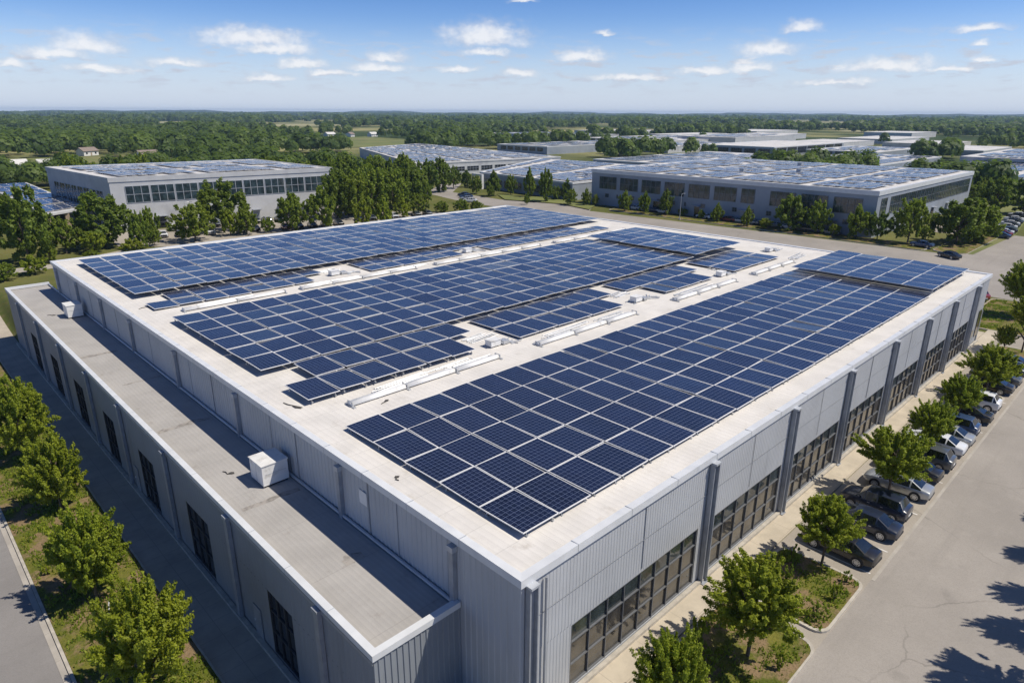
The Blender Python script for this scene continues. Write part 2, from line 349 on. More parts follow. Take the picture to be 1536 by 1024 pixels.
for nm, P, mm in [('meadow', [(235, 505), (300, 640), (430, 690), (415, 560), (365, 470), (300, 470)], 'meadow'), ('lawn', [(-10, 330), (20, 480), (85, 500), (95, 440), (60, 350), (25, 325)], 'meadow'),
                  ('lawn_verge', [(142, 113), (151, 118), (156, 140), (148, 160), (140, 148), (146, 128)], 'meadow'),
                  ('hayfield', [(2150, 1010), (2450, 1330), (2650, 1330), (2400, 1020)], 'field'), ('wheat_field', [(1200, 400), (1200, 455), (1290, 455), (1290, 400)], 'field'), ('stubble_field', [(1985, 390), (1985, 500), (2150, 520), (2150, 390)], 'field'),
                  ('stubble_field', [(1750, 600), (1750, 760), (1880, 760), (1880, 600)], 'field'), ('pale_field', [(90, 900), (60, 1100), (190, 1100), (170, 900)], 'field'),
                  ('pale_field', [(250, 1150), (240, 1350), (420, 1360), (400, 1150)], 'field'), ('pale_field', [(560, 1250), (600, 1500), (820, 1480), (760, 1250)], 'field'), ('pale_field', [(420, 1720), (420, 1950), (760, 1960), (720, 1720)], 'field'),
                  ('pale_field', [(180, 600), (180, 680), (215, 690), (212, 600)], 'field'), ('pale_field', [(860, 1500), (900, 1800), (1150, 1800), (1050, 1500)], 'field'), ('pale_field', [(1400, 1450), (1400, 1620), (1600, 1620), (1560, 1450)], 'field')]:
    a = MB(); a.add([(x, y, .3) for x, y in P], [tuple(range(len(P)))])
    o = struct(nm, a, M[mm])
    if o.data.polygons[0].normal.z < 0: o.data.flip_normals()
for ob in list(col.objects):
    if ob.type == 'MESH' and len(ob.data.polygons) == 1 and ob.data.polygons[0].normal.z < 0: ob.data.flip_normals()
# far low hills
h = MB(); rs = np.random.RandomState(3)
for k, (D, H) in enumerate([(5200, 27), (6100, 33), (6900, 42)]):
    az = np.radians(np.linspace(-8, 100, 160)); top = []
    for A in az:
        n = math.sin(A*23+k*2)+.6*math.sin(A*51+k)+.35*math.sin(A*97+k*5)+.2*math.sin(A*230)
        top.append(H*(.62+.17*n))
    for i in range(len(az)-1):
        p = []
        for j in (i, i+1):
            c, s = math.cos(az[j]), math.sin(az[j]); p.append([(D*.86*c, D*.86*s, 0), (D*c, D*s, top[j]), (D*1.1*c, D*1.1*s, 0)])
        h.quad(p[0][0], p[1][0], p[1][1], p[0][1]); h.quad(p[0][1], p[1][1], p[1][2], p[0][2])
o = struct('hills', h, M['hill'], True)
for p in o.data.polygons: pass

# planting islands by the stalls: raised bed + kerb
def island(name, poly, label=None):
    n = len(poly); cx = sum(p[0] for p in poly)/n; cy = sum(p[1] for p in poly)/n
    k = MB(); inn = [(cx+(x-cx)*(1-.22/max(.5, math.hypot(x-cx, y-cy))), cy+(y-cy)*(1-.22/max(.5, math.hypot(x-cx, y-cy)))) for x, y in poly]
    for i in range(n):
        j = (i+1) % n; A, B, Cc, D = poly[i], poly[j], inn[j], inn[i]
        k.hexa([(*A, 0), (*B, 0), (*Cc, 0), (*D, 0), (*A, .17), (*B, .17), (*Cc, .17), (*D, .17)])
    struct('kerb_'+name, k, M['kerb'])
    b = MB(); b.add([(x, y, .15) for x, y in inn] + [(cx, cy, .24)], [(i, (i+1) % n, n) for i in range(n)]); struct(name, b, M['bed'], True)
def rr(x0, y0, x1, y1, r):
    out = []
    for cx, cy, a0 in ((x1-r, y0+r, -90), (x1-r, y1-r, 0), (x0+r, y1-r, 90), (x0+r, y0+r, 180)):
        for q in range(5): A = R(a0+q*22.5); out.append((cx+r*math.cos(A), cy+r*math.sin(A)))
    return out
island('planting_island', rr(4.4, -7.6, 15.9, -2.0, .9)); island('planting_island', rr(16.8, -7.5, 23.3, -2.05, .8))
island('planting_island', rr(34.35, -6.4, 35.5, -3.6, .5)); island('planting_island', rr(44.45, -6.3, 45.6, -3.6, .5)); island('planting_island', rr(53.4, -6.3, 54.6, -3.6, .5))
island('planting_island', rr(61.8, -7.0, 64.6, -2.4, .8)); island('planting_island', rr(79.2, -7.2, 84, -2.4, .9)); island('planting_island', rr(25.35, -7.1, 27.4, -6.2, .4)) if 0 else None
island('planting_island', rr(16, -21.2, 62, -17.8, 1.2)); island('grass_plot', rr(90.5, -6.4, 111, 3.6, 1.5))
island('grass_plot', rr(146.6, 23.5, 154.3, 110, 2)); island('grass_plot', rr(148, 16, 182, 22.5, 2))
# painted bay end strip
a = MB()
for x in np.arange(24.6, 79, 3.2): a.box(x-.05, -7.3, .03, x+.05, -2.3, .041)
struct('road_markings', a, M['paint'])
a = MB(); a.box(24, -7.75, -.02, 79, -7.55, .045); struct('stall_edge_strip', a, M['gutter'])

# ------------------------------------------------------------------ main building
H = 9.0; W, D = 83.72, 88.37
bld = tag(empty('warehouse'), 'large grey corrugated warehouse with white roof under three fields of solar panels', 'warehouse')
def ribs(mb, p0, p1, z0, z1, n, per=.24, dep=.015):
    """corrugated sheet from p0 to p1, ribs standing out along n"""
    p0, p1 = Vector(p0), Vector(p1); L = (p1-p0).length; d = (p1-p0)/L; n = Vector(n[:2])
    k = max(1, round(L/per)); per = L/k; prof = [(0, 0)]
    for i in range(k): prof += [(i*per+per*.55, 0), (i*per+per*.65, dep), (i*per+per*.9, dep), ((i+1)*per, 0)]
    pts = [p0+d*s+n*t for s, t in prof]; m_ = len(pts)
    mb.add([(p.x, p.y, z0) for p in pts]+[(p.x, p.y, z1) for p in pts], [(i, i+1, m_+i+1, m_+i) for i in range(m_-1)])
PX = [.45, 15.95, 26.96, 37.4, 48.0, 58.0, 67.6, 77.4]
BAYS = [(3.5, 15.15), (16.75, 26.35), (27.8, 36.8), (38.2, 47.4), (48.8, 57.4), (58.8, 67.0), (68.4, 76.8)]
ZT, ZB = 4.32, .42
w = MB()
ribs(w, (0, 0), (W, 0), ZT+.1, 8.64, (0, -1, 0))                        # upper sheet
edges = [0]+[e for b_ in BAYS for e in b_]+[W]
for i in range(0, len(edges), 2): ribs(w, (edges[i], 0), (edges[i+1], 0), .14, ZT+.1, (0, -1, 0))
for x0, x1 in BAYS: w.box(x0, .002, ZT, x1, .4, ZT+.1); w.box(x0, .01, .05, x1, .4, ZB-.06)
ribs(w, (0, D), (0, 0), -2.6, 8.64, (-1, 0, 0), .42, .035)
ribs(w, (W, 0), (W, D), 0, 8.64, (1, 0, 0)); ribs(w, (W, D), (0, D), -1, 8.64, (0, 1, 0))
w.build('wall', M['wall'], bld)
def strip(x0, y0, z0, x1, y1, z1, m_, par): q = MB(); q.box(x0, y0, z0, x1, y1, z1); return q.build('seam', m_, par)
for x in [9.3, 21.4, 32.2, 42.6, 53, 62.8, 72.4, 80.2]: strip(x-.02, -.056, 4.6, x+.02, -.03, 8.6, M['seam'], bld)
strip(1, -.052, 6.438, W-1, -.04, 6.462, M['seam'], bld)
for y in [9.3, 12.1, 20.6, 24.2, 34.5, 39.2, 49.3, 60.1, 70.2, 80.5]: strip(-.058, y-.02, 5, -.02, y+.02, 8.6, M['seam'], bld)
r_ = MB(); r_.quad((.2, .2, 8.9), (W-.2, .2, 8.9), (W-.2, D-.2, 8.9), (.2, D-.2, 8.9)); roof = r_.build('roof', M['roof'], bld)
c = MB()
def ring(mb, x0, y0, x1, y1, o, i, z0, z1):
    A = [(x0-o, y0-o), (x1+o, y0-o), (x1+o, y1+o), (x0-o, y1+o)]; B = [(x0+i, y0+i), (x1-i, y0+i), (x1-i, y1-i), (x0+i, y1-i)]
    for k in range(4):
        q = (k+1) % 4; mb.hexa([(*A[k], z0), (*A[q], z0), (*B[q], z0), (*B[k], z0), (*A[k], z1), (*A[q], z1), (*B[q], z1-.03), (*B[k], z1-.03)])
ring(c, 0, 0, W, D, .16, .30, 8.62, 9.04); ob = c.build('coping', M['coping'], bld)
for x in np.arange(3.6, W, 4.2): strip(x-.02, -.166, 8.61, x+.02, .302, 9.046, M['steel_l'], ob)
for y in np.arange(4, D, 4.2): strip(-.166, y-.02, 8.61, .302, y+.02, 9.046, M['steel_l'], ob)
pl = MB(); pl.box(-.1, -.3, .1, W, -.06, .34); pl.build('plinth', M['kerb'], bld)
for i, x in enumerate(PX):
    p = MB(); top = 8.5
    p.box(x-.24, -.36, .13, x-.17, -.06, top); p.box(x+.17, -.44, .13, x+.24, -.06, top); p.box(x-.165, -.22, .13, x+.165, -.06, top)
    po = p.build('pilaster', M['steel'], bld)
    q = MB(); q.box(x-.27, -.47, top, x+.27, -.05, top+.12); q.build('cap_plate', M['steel_l'], po)
    q = MB(); q.box(x-.29, -.49, .12, x+.29, -.05, .2); q.build('base_plate', M['steel'], po)
for bi, (x0, x1) in enumerate(BAYS):
    f = MB(); n = 8 if bi == 0 else 6; rows = [ZB, ZB+1.35, ZB+2.75, ZT-.06]
    xs = np.linspace(x0+.06, x1-.06, n+1)
    for k, x in enumerate(xs):
        e = .05 if k in (0, n) else .028; f.box(x-e, .02, ZB-.06, x+e, .18, ZT-.002)
    for z in rows:
        for k in range(n): f.box(xs[k]+.03, .03, z-.032, xs[k+1]-.03, .17, z+.032)
    fo = f.build('window', M['frame'], bld)
    gl = MB(); gu = MB()
    rs = random.Random(bi)
    for k in range(n):
        for z in range(3):
            t1, t2 = rs.uniform(-.006, .006), rs.uniform(-.006, .006)
            tgt = gu if z == 2 else gl
            tgt.quad((xs[k]+.03, .12+t1, rows[z]+.03), (xs[k+1]-.03, .12+t2, rows[z]+.03), (xs[k+1]-.03, .12+t2-t1, rows[z+1]-.03), (xs[k]+.03, .12-t1, rows[z+1]-.03))
    gl.build('pane', M['glass'], fo); gu.build('upper_pane', M['glass2'], fo)
# door and louvre in the last bay
d = MB(); d.box(79.2, -.10, .15, 80.5, -.05, 2.6); do = d.build('door', M['steel'], bld)
d = MB(); d.box(79.3, -.12, 1.5, 80.4, -.102, 2.4); d.build('pane', M['dglass'], do)
d = MB(); d.box(80.3, -.16, 1.2, 80.36, -.11, 1.35); d.build('handle', M['alu'], do)
d = MB(); d.box(81.6, -.1, 1.2, 83.0, -.05, 4.6); d.build('louvre', M['dglass'], bld)
d = MB(); d.box(83.05, -.12, .15, 83.4, -.05, 4.4); d.build('downpipe', M['steel'], bld)
d = MB(); d.tube([(1.45, -.16, .3), (1.45, -.16, 8.4)], .06, 8); d.build('downpipe', M['steel'], bld)
# downpipes above the annex, base flashing pipe
for y in [4.5, 15.0, 29.6, 42.2, 54.8, 65.3, 75.8, 86]:
    p = MB(); p.box(-.30, y-.16, 4.9, -.05, y+.16, 8.15); po = p.build('downpipe', M['steel'], bld)
    q = MB(); q.box(-.36, y-.22, 8.15, -.04, y+.22, 8.45); q.build('hopper', M['steel_l'], po)
p = MB(); p.tube([(-.16, 4.7, 5.12), (-.16, 93, 5.12)], .10, 8); p.build('flashing_pipe', M['steel_l'], bld)
p = MB(); p.box(-.075, 12.2, 6.9, -.05, 13.0, 7.75); p.build('repair_plate', M['alu'], bld)

# ------------------------------------------------------------------ annex
X0, Y0, Y1, ZC, ZR = -5.0, 4.22, 93.2, 5.35, 4.95
anx = tag(empty('annex', (0, 0, 0)), 'low flat roofed annex running along the shaded wall of the large warehouse', 'annex building')
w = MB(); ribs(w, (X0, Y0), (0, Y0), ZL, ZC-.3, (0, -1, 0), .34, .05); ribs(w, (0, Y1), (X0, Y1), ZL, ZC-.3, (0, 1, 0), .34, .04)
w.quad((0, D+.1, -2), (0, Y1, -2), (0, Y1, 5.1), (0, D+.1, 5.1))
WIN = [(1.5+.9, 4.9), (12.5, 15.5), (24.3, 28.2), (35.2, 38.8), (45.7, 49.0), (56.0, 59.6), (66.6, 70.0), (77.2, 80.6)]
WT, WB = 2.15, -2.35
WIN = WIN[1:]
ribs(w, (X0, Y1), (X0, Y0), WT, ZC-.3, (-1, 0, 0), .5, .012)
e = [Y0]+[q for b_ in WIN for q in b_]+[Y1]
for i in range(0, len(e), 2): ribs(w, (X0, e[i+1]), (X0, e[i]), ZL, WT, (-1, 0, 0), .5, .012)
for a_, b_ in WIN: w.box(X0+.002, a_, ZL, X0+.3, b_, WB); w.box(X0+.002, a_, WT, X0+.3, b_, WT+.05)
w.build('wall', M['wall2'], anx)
p = MB(); p.quad((X0+.2, Y0+.2, ZR), (-.05, Y0+.2, ZR), (-.05, Y1-.2, ZR), (X0+.2, Y1-.2, ZR)); p.build('roof', M['roof2'], anx)
p = MB()
p.box(X0-.12, Y0-.12, ZC-.34, X0+.26, Y1+.12, ZC); p.box(X0+.262, Y0-.12, ZC-.34, -.06, Y0+.26, ZC-.004); p.box(X0+.262, Y1-.24, ZC-.34, -.06, Y1+.12, ZC-.004)
co_ = p.build('coping', M['coping'], anx)
for y in np.arange(8, Y1, 4.4): strip(X0-.126, y-.02, ZC-.345, X0+.266, y+.02, ZC+.006, M['steel_l'], co_)
p = MB(); p.box(X0-.10, Y0, ZC-.62, X0-.04, Y1, ZC-.42); p.build('eaves_rail', M['steel'], anx)
p = MB(); p.box(X0-.35, Y0, ZL, X0-.06, Y1, ZL+.32); p.build('plinth', M['kerb'], anx)
for y in [9.0, 20.0, 31.2, 42.2, 52.4, 63.1, 74, 85]:
    p = MB(); p.box(X0-.28, y-.22, ZL+.33, X0-.04, y+.22, ZC-.66); po = p.build('pilaster', M['steel'], anx)
    p = MB(); p.box(X0-.34, y-.28, ZC-.655, X0-.03, y+.28, ZC-.4); p.build('cap_plate', M['steel'], po)
for a_, b_ in WIN:
    f = MB(); n = 3; ys = np.linspace(a_+.05, b_-.05, n+1)
    for y in ys: f.box(X0+.02, y-.04, WB, X0+.16, y+.04, WT-.002)
    for z in (WB+.05, WB+1.6, WB+3.1, WT-.05):
        for k in range(n): f.box(X0+.03, ys[k]+.04, z-.04, X0+.15, ys[k+1]-.04, z+.04)
    fo = f.build('window', M['trim_d'], anx)
    gq = MB(); gq.quad((X0+.1, b_, WB), (X0+.1, a_, WB), (X0+.1, a_, WT), (X0+.1, b_, WT)); gq.build('pane', M['dglass'], fo)
for y in [17.4, 40.6]:
    d = MB(); d.box(X0-.075, y-.5, ZL+.33, X0-.035, y+.5, ZL+2.5); do = d.build('door', M['steel'], anx)
    d = MB(); d.box(X0-.13, y+.34, ZL+1.3, X0-.08, y+.4, ZL+1.45); d.build('handle', M['alu'], do)

for y, x0, x1, w_ in [(34.2, -4.4, -.6, .9), (56.5, -4.5, -1.2, .8), (19.6, -4.2, -.5, .7), (46.3, -3.6, -.4, .35), (10.8, -2.4, -1.2, .9)]:
    p = MB(); n_ = 9; xs = np.linspace(x0, x1, n_); rq = random.Random(int(y))
    lo = [(x, y+rq.uniform(-.12, .12), ZR+.006) for x in xs]; hi = [(x, y+w_*rq.uniform(.5, 1), ZR+.006) for x in xs]
    p.add(lo+hi, [(k, k+1, n_+k+1, n_+k) for k in range(n_-1)]); p.build('roof_patch', M['patch'], anx)
# rooftop units
def ac_unit(x0, y0, x1, y1, h, label):
    o = tag(empty('air_handling_unit', ((x0+x1)/2, (y0+y1)/2, ZR)), label, 'rooftop unit')
    hx, hy = (x1-x0)/2, (y1-y0)/2
    b = MB(); b.box(-hx, -hy, .14, hx, hy, h); b.build('casing', M['white'], o)
    b = MB(); b.box(-hx-.05, -hy-.05, h+.002, hx+.05, hy+.05, h+.06); b.build('lid', M['white'], o)
    b = MB(); b.box(-hx+.08, -hy+.08, .0, hx-.08, hy-.08, .138); b.build('base_frame', M['black'], o)
    b = MB(); b.box(-hx-.012, -.02, .18, -hx+.01, .02, h-.04); b.box(-hx+.15, -hy-.012, .9, hx-.15, -hy+.01, .93); b.build('seam', M['steel_l'], o)
    b = MB()
    for k in range(7): b.box(hx, -hy+.2, .35+k*.13, hx+.02, hy-.2, .42+k*.13)
    b.build('louvre', M['steel'], o)
ac_unit(-2.15, 21.3, -.40, 23.15, 1.55, 'white boxy air unit nearest on the annex roof, half in sun')
ac_unit(-2.1, 72.6, -.55, 74.6, 1.5, 'small white air unit at the far end of the annex roof')

# ------------------------------------------------------------------ solar panels on the main roof
PW, PD = 2.5, 3.2
def pframe(hx, hy, fw_=.038, t=.05):
    b = MB()
    b.box(-hx, -hy, -t, hx, -hy+fw_, .006); b.box(-hx, hy-fw_, -t, hx, hy, .006); b.box(-hx, -hy+fw_, -t, -hx+fw_, hy-fw_, .006); b.box(hx-fw_, -hy+fw_, -t, hx, hy-fw_, .006)
    return b.mesh('panel_frame', M['alu'])
def pcell(hx, hy, m_=None):
    b = MB(); i = .036
    b.quad((-hx+i, -hy+i, 0), (hx-i, -hy+i, 0), (hx-i, hy-i, 0), (-hx+i, hy-i, 0), [(0, 0), (1, 0), (1, 1), (0, 1)])
    b.quad((-hx+i, -hy+i, -.035), (-hx+i, hy-i, -.035), (hx-i, hy-i, -.035), (hx-i, -hy+i, -.035))
    return b.mesh('cell_sheet', m_ or M['pv'])
cells = []   # (array, row, col, x, y, z, w, d, rx, ry)
rp = random.Random(11)
def addp(arr, row, cl, x, y, z, w_, d_):
    cells.append((arr, row, cl, x, y, z, w_, d_, rp.gauss(0, .015), rp.gauss(0, .015)))
def xcol(k, x0):  # wider rail gap after every second column
    return x0 + k*2.515 + (k//2)*.07
ZP = 9.24
for cidx in range(31):      # field nearest the window wall
    for r in range(5):
        z = ZP + (.52 if cidx >= 25 else 0)
        addp('C', r, cidx, xcol(cidx, 2.1)+1.25+(.28 if cidx >= 25 else 0), 1.98+1.58+r*3.19, z, 2.47, 3.15)
for cidx in range(29):      # middle field
    x = xcol(cidx, 2.2)+1.25
    for r in range(6):      # rows behind the step
        addp('B', 2+r, cidx, x+(.25 if cidx >= 24 else 0), 30.15+1.58+r*3.19, ZP+.24+(.36 if cidx >= 24 else 0), 2.47, 3.15)
    xx = x
    if not (19.9 < xx < 22.0 or 39.6 < xx < 42 or 59.3 < xx < 61.0) and xx > 4.4 and xx < 73:
        addp('B', 1, cidx, xx, 26.38+1.75, (ZP+.20 if xx < 20 else ZP-.06)+rp.uniform(-.03, .03), 2.46, 3.46)
    if (xx < 17.3) or (22.1 < xx < 37.4) or (44.4 < xx < 54.5) or (61 < xx < 73):
        addp('B', 0, cidx, xx, 22.80+1.75, (ZP+.17 if xx < 20 else ZP-.06)+rp.uniform(-.03, .03), 2.46, 3.46)
for cidx in range(31):      # far field
    x = xcol(cidx, 2.2)+1.25
    for r in range(7): addp('A', 2+r, cidx, x, 60.5+1.68+r*3.38, ZP+.30, 2.44, 3.28)
    if 4.4 < x < 72 and not 22.5 < x < 26.5: addp('A', 1, cidx, x, 57.35+1.5, ZP-.08, 2.46, 3.0)
    if x < 20.6 or 26.6 < x < 43 or 47 < x < 76: addp('A', 0, cidx, x, 54.4+1.45, ZP-.12, 2.44, 2.85)
cells.sort(key=lambda q: (q[3]-CAM.x)**2+(q[4]-CAM.y)**2)
fm, cm_ = pframe(1.22, 1.55), pcell(1.22, 1.55)
foot = MB(); foot.box(-.05, -.10, -.34, .05, .10, -.28); foot.tube([(0, 0, -.28), (0, 0, -.05)], .028, 6); foot.box(-.06, -.03, -.07, .06, .03, -.052); foot_m = foot.mesh('mounting_foot', M['galv'])
keep = [q for q in cells if q[0] == 'C'] + [q for q in cells if q[0] == 'B'][:145]
rest = [q for q in cells if q not in keep]
FIELD = {'C': 'field by the window wall', 'B': 'middle field'}
edge_cnt = 0
for (arr, row, cl, x, y, z, w_, d_, rx, ry) in keep:
    o = link('solar_module', fm, None, (x, y, z)); o.rotation_euler = (rx, ry, 0); o.scale = (w_/2.44, d_/3.10, 1)
    tag(o, f'{nth(cl)} panel from the annex, {nth(row)} row from the windows, {FIELD[arr]}', 'solar panel', 'solar panels on the large warehouse roof')
    link('cell_sheet', cm_, o)
    if (arr == 'C' and row == 0) or (arr == 'B' and row == 0): 
        for fx in (-.9, .9): link('mounting_foot', foot_m, o, (fx, -1.42, 0))
    if cl == 0 or (arr == 'B' and row == 1 and cl == 1): link('mounting_foot', foot_m, o, (-1.12, 1.1, 0))
# the rest, and every panel on the roofs behind, as one mass
stuffp = MB()
def bigpanel(P, t=.05):
    a_, b_, c_, d_ = P
    stuffp.quad(a_, b_, c_, d_, [(0, 0), (1, 0), (1, 1), (0, 1)])
    n = len(stuffp.v); lo = [(q[0], q[1], q[2]-t) for q in P]
    for k in range(4):
        q = (k+1) % 4; stuffp.quad(lo[k], lo[q], P[q], P[k], [(0, 0)]*4)
for (arr, row, cl, x, y, z, w_, d_, rx, ry) in rest:
    hx, hy = w_/2, d_/2
    f_ = lambda sx, sy: (x+sx*hx, y+sy*hy, z+sy*hy*rx-sx*hx*ry)
    bigpanel([f_(-1, -1), f_(1, -1), f_(1, 1), f_(-1, 1)])

# white cable trays with saddles in the two aisles
def tray(x0, x1, y, label, ht=.24, hw=.27):
    L = x1-x0; o = tag(empty('cable_duct', (x0, y, 8.9)), label, 'roof duct', 'white ducts lying in the roof aisles')
    n = max(1, round(L/4.4)); seg = L/n
    for k in range(n):
        b = MB(); prof = [(hw, .10), (hw*.92, .10+ht*.5), (hw*.6, .10+ht*.88), (0, .10+ht), (-hw*.6, .10+ht*.88), (-hw*.92, .10+ht*.5), (-hw, .10)]
        xa, xb = k*seg+.06, (k+1)*seg-.06; m_ = len(prof)
        dy = .10*math.sin(k*2.1)
        b.add([(xa, p[0], p[1]) for p in prof]+[(xb, p[0]+dy*.3, p[1]) for p in prof],
              [(i+1, i, m_+i, m_+i+1) for i in range(m_-1)]+[tuple(range(m_)), tuple(range(2*m_-1, m_-1, -1))])
        b.build('duct_cover', M['white'], o, True)
    for k in range(n+1):
        b = MB(); xx = min(max(k*seg, .1), L-.1); b.box(xx-.09, -.6, .0, xx+.09, .6, .085); b.box(xx-.035, -hw-.05, .09, xx+.035, hw+.05, .12+ht); b.build('saddle', M['galv'], o)
    b = MB(); b.tube([(0.2, .62, .09), (L*.5, .66, .09), (L-.2, .6, .09)], .035, 6); b.build('conduit', M['galv'], o)
def junction(x, y, label, seed):
    r = random.Random(seed); y -= .3; o = tag(empty('junction_cluster', (x, y, 8.9)), label, 'pipe junction', 'pipe junctions in the gaps between panels')
    b = MB(); b.box(-.75, -.4, .12, .35, .4, .62); b.box(-.8, -.45, .62, .4, .45, .66); b.build('inverter_box', M['white'], o)
    b = MB(); b.box(.6, -.5, .08, 1.3, .2, .36); b.build('junction_box', M['galv'], o)
    b = MB()
    for k in range(5):
        y0 = -.35+k*.17; x1 = 1.2+r.random()*1.6
        b.tube([(.3, y0, .3), (.8, y0+r.uniform(-.2, .2), .16), (x1, y0+r.uniform(-.5, .5), .06), (x1+.6, y0+r.uniform(-.9, .9), .05)], .045, 6)
    b.tube([(-.7, .5, .05), (-.2, .9, .05), (.9, 1.0, .05), (1.7, .6, .05)], .05, 6); b.build('pipe', M['galv'], o)
    b = MB()
    for k in range(4):
        px, py = r.uniform(-1.4, 2), r.uniform(-1, 1.1); b.box(px, py, .005, px+r.uniform(.2, .5), py+r.uniform(.1, .3), .07)
    b.build('support_block', M['steel_l'], o)
for x0, x1, y, l in [(4.2, 18.2, 20.9, 'white jointed duct nearest the annex in the aisle beside the window-side field'), (22.6, 36.8, 20.7, 'second white duct in the aisle beside the window-side field'),
                     (43.8, 56.8, 20.6, 'third white duct along the aisle beside the window-side field'), (61.5, 72.6, 20.6, 'farthest white duct in the aisle beside the window-side field'),
                     (4.2, 15.2, 52.4, 'white duct nearest the annex in the aisle before the far field'), (17, 33, 52.4, 'white duct in the middle of the aisle before the far field'),
                     (36, 56, 52.2, 'long white duct toward the end of the aisle before the far field'), (59, 77, 52.0, 'white duct at the far end of the far aisle')]: tray(x0, x1, y, l)
for x, y, l in [(20.0, 23.6, 'white boxes and bent pipes in the first gap of the middle field'), (40.8, 23.6, 'white boxes and bent pipes in the second gap of the middle field'), (58.2, 23.4, 'white boxes and bent pipes in the third gap of the middle field'),
                (23.6, 56.4, 'white boxes and pipes in the first gap of the far field'), (44.8, 56.0, 'white boxes and pipes in the second gap of the far field'), (77.5, 26.5, 'white boxes and pipes at the far end of the middle field')]: junction(x, y, l, int(x*10))
def rails(x, y, rot, L, n, label, seed):
    r = random.Random(seed); o = tag(empty('mounting_rails', (x, y, 8.9), rot), label, 'metal rails', 'loose metal rails in the roof aisles')
    n += 3
    for k in range(n):
        b = MB(); l_ = L*r.uniform(.6, 1); y0 = (k-n/2)*.16+r.uniform(-.05, .05); z0 = .02+.05*(k % 2); a_ = r.uniform(-.2, .2); x0 = r.uniform(0, L*.25)
        b.tube([(x0, y0, z0+.03), (x0+l_, y0+a_, z0+.03)], .05, 4); b.build('rail', M['galv'] if k % 3 else M['alu'], o)
    for k in range(2): b = MB(); b.box(L*(.15+.6*k), -.6, .0, L*(.15+.6*k)+.12, .6, .018); b.build('batten', M['steel_l'], o)
for i, (x, y, rot, L, n, l) in enumerate([(6.2, 21.8, .03, 6, 4, 'thin rails beside the nearest white duct under the middle field edge'), (12.6, 21.9, -.02, 5, 3, 'thin rails by the end of the nearest white duct'), (18.6, 25.6, .1, 3.4, 6, 'heap of rails in the first gap of the middle field'), (24, 21.8, .02, 7, 4, 'thin rails beside the second white duct'),
        (31.5, 21.7, -.02, 5, 3, 'rails past the middle of the second white duct'), (39.9, 26.2, .08, 3, 6, 'heap of rails in the second gap of the middle field'), (45, 21.6, .0, 8, 4, 'thin rails beside the third white duct'), (60, 25.6, .1, 3.6, 6, 'heap of rails in the third gap of the middle field'), (5, 53.3, .02, 7, 4, 'rails at the annex end of the far aisle'),
        (17, 53.3, -.02, 8, 4, 'rails in the near half of the far aisle'), (28, 53.3, .01, 7, 4, 'rails in the middle of the far aisle'), (22.6, 58.5, .1, 3, 6, 'heap of rails in the first gap of the far field'), (44, 57.6, .1, 3, 5, 'heap of rails in the second gap of the far field'), (40, 53.1, .02, 9, 4, 'rails in the far half of the far aisle'), (74, 21.5, .05, 5, 5, 'rails at the far end of the aisle by the window side')]): rails(x, y, rot, L, n, l, i)
def scrap(x, y, z, L, rot, label, seed, big=False):
    r = random.Random(seed); b = MB()
    b.tube([(0, 0, .03), (L*.3, r.uniform(-.1, .2), .05), (L*.6, r.uniform(-.25, .1), .03), (L, r.uniform(-.1, .2), .03)], .03, 6)
    o = b.build('loose_cable', M['dirt'], None, loc=(x, y, z), rotz=rot); tag(o, label, 'loose cable', 'dark scraps lying on the roofs')
    b = MB(); b.add([(L*.55, -.08, .04), (L*.8, -.16, .06), (L*1.05, -.02, .02), (L*.85, .14, .05), (L*.62, .12, .02), (L*.8, 0, .10)], [(0, 1, 5), (1, 2, 5), (2, 3, 5), (3, 4, 5), (4, 0, 5), (4, 3, 2, 1, 0)])
    b.build('plastic_scrap', M['dirt'], o)
scrap(1.2, 24.5, 8.9, 1.7, R(-75), 'dark torn cable on white roof near the corner of the middle field', 1)
scrap(1.3, 56.3, 8.9, 1.5, R(10), 'dark cable scrap on white roof beside the far field', 2); scrap(6.0, 19.7, 8.9, .8, R(20), 'short dark scrap beside the nearest white duct', 3)
scrap(-3.2, 25.3, ZR, .9, R(-60), 'dark loop of cable on annex roof near the larger air unit', 4); scrap(-3.6, 76, ZR, .9, R(-40), 'dark cable on annex roof near the far air unit', 5)
scrap(1.0, 10.5, 8.9, .5, R(70), 'tiny dark scrap on the white roof edge near the front corner', 6)

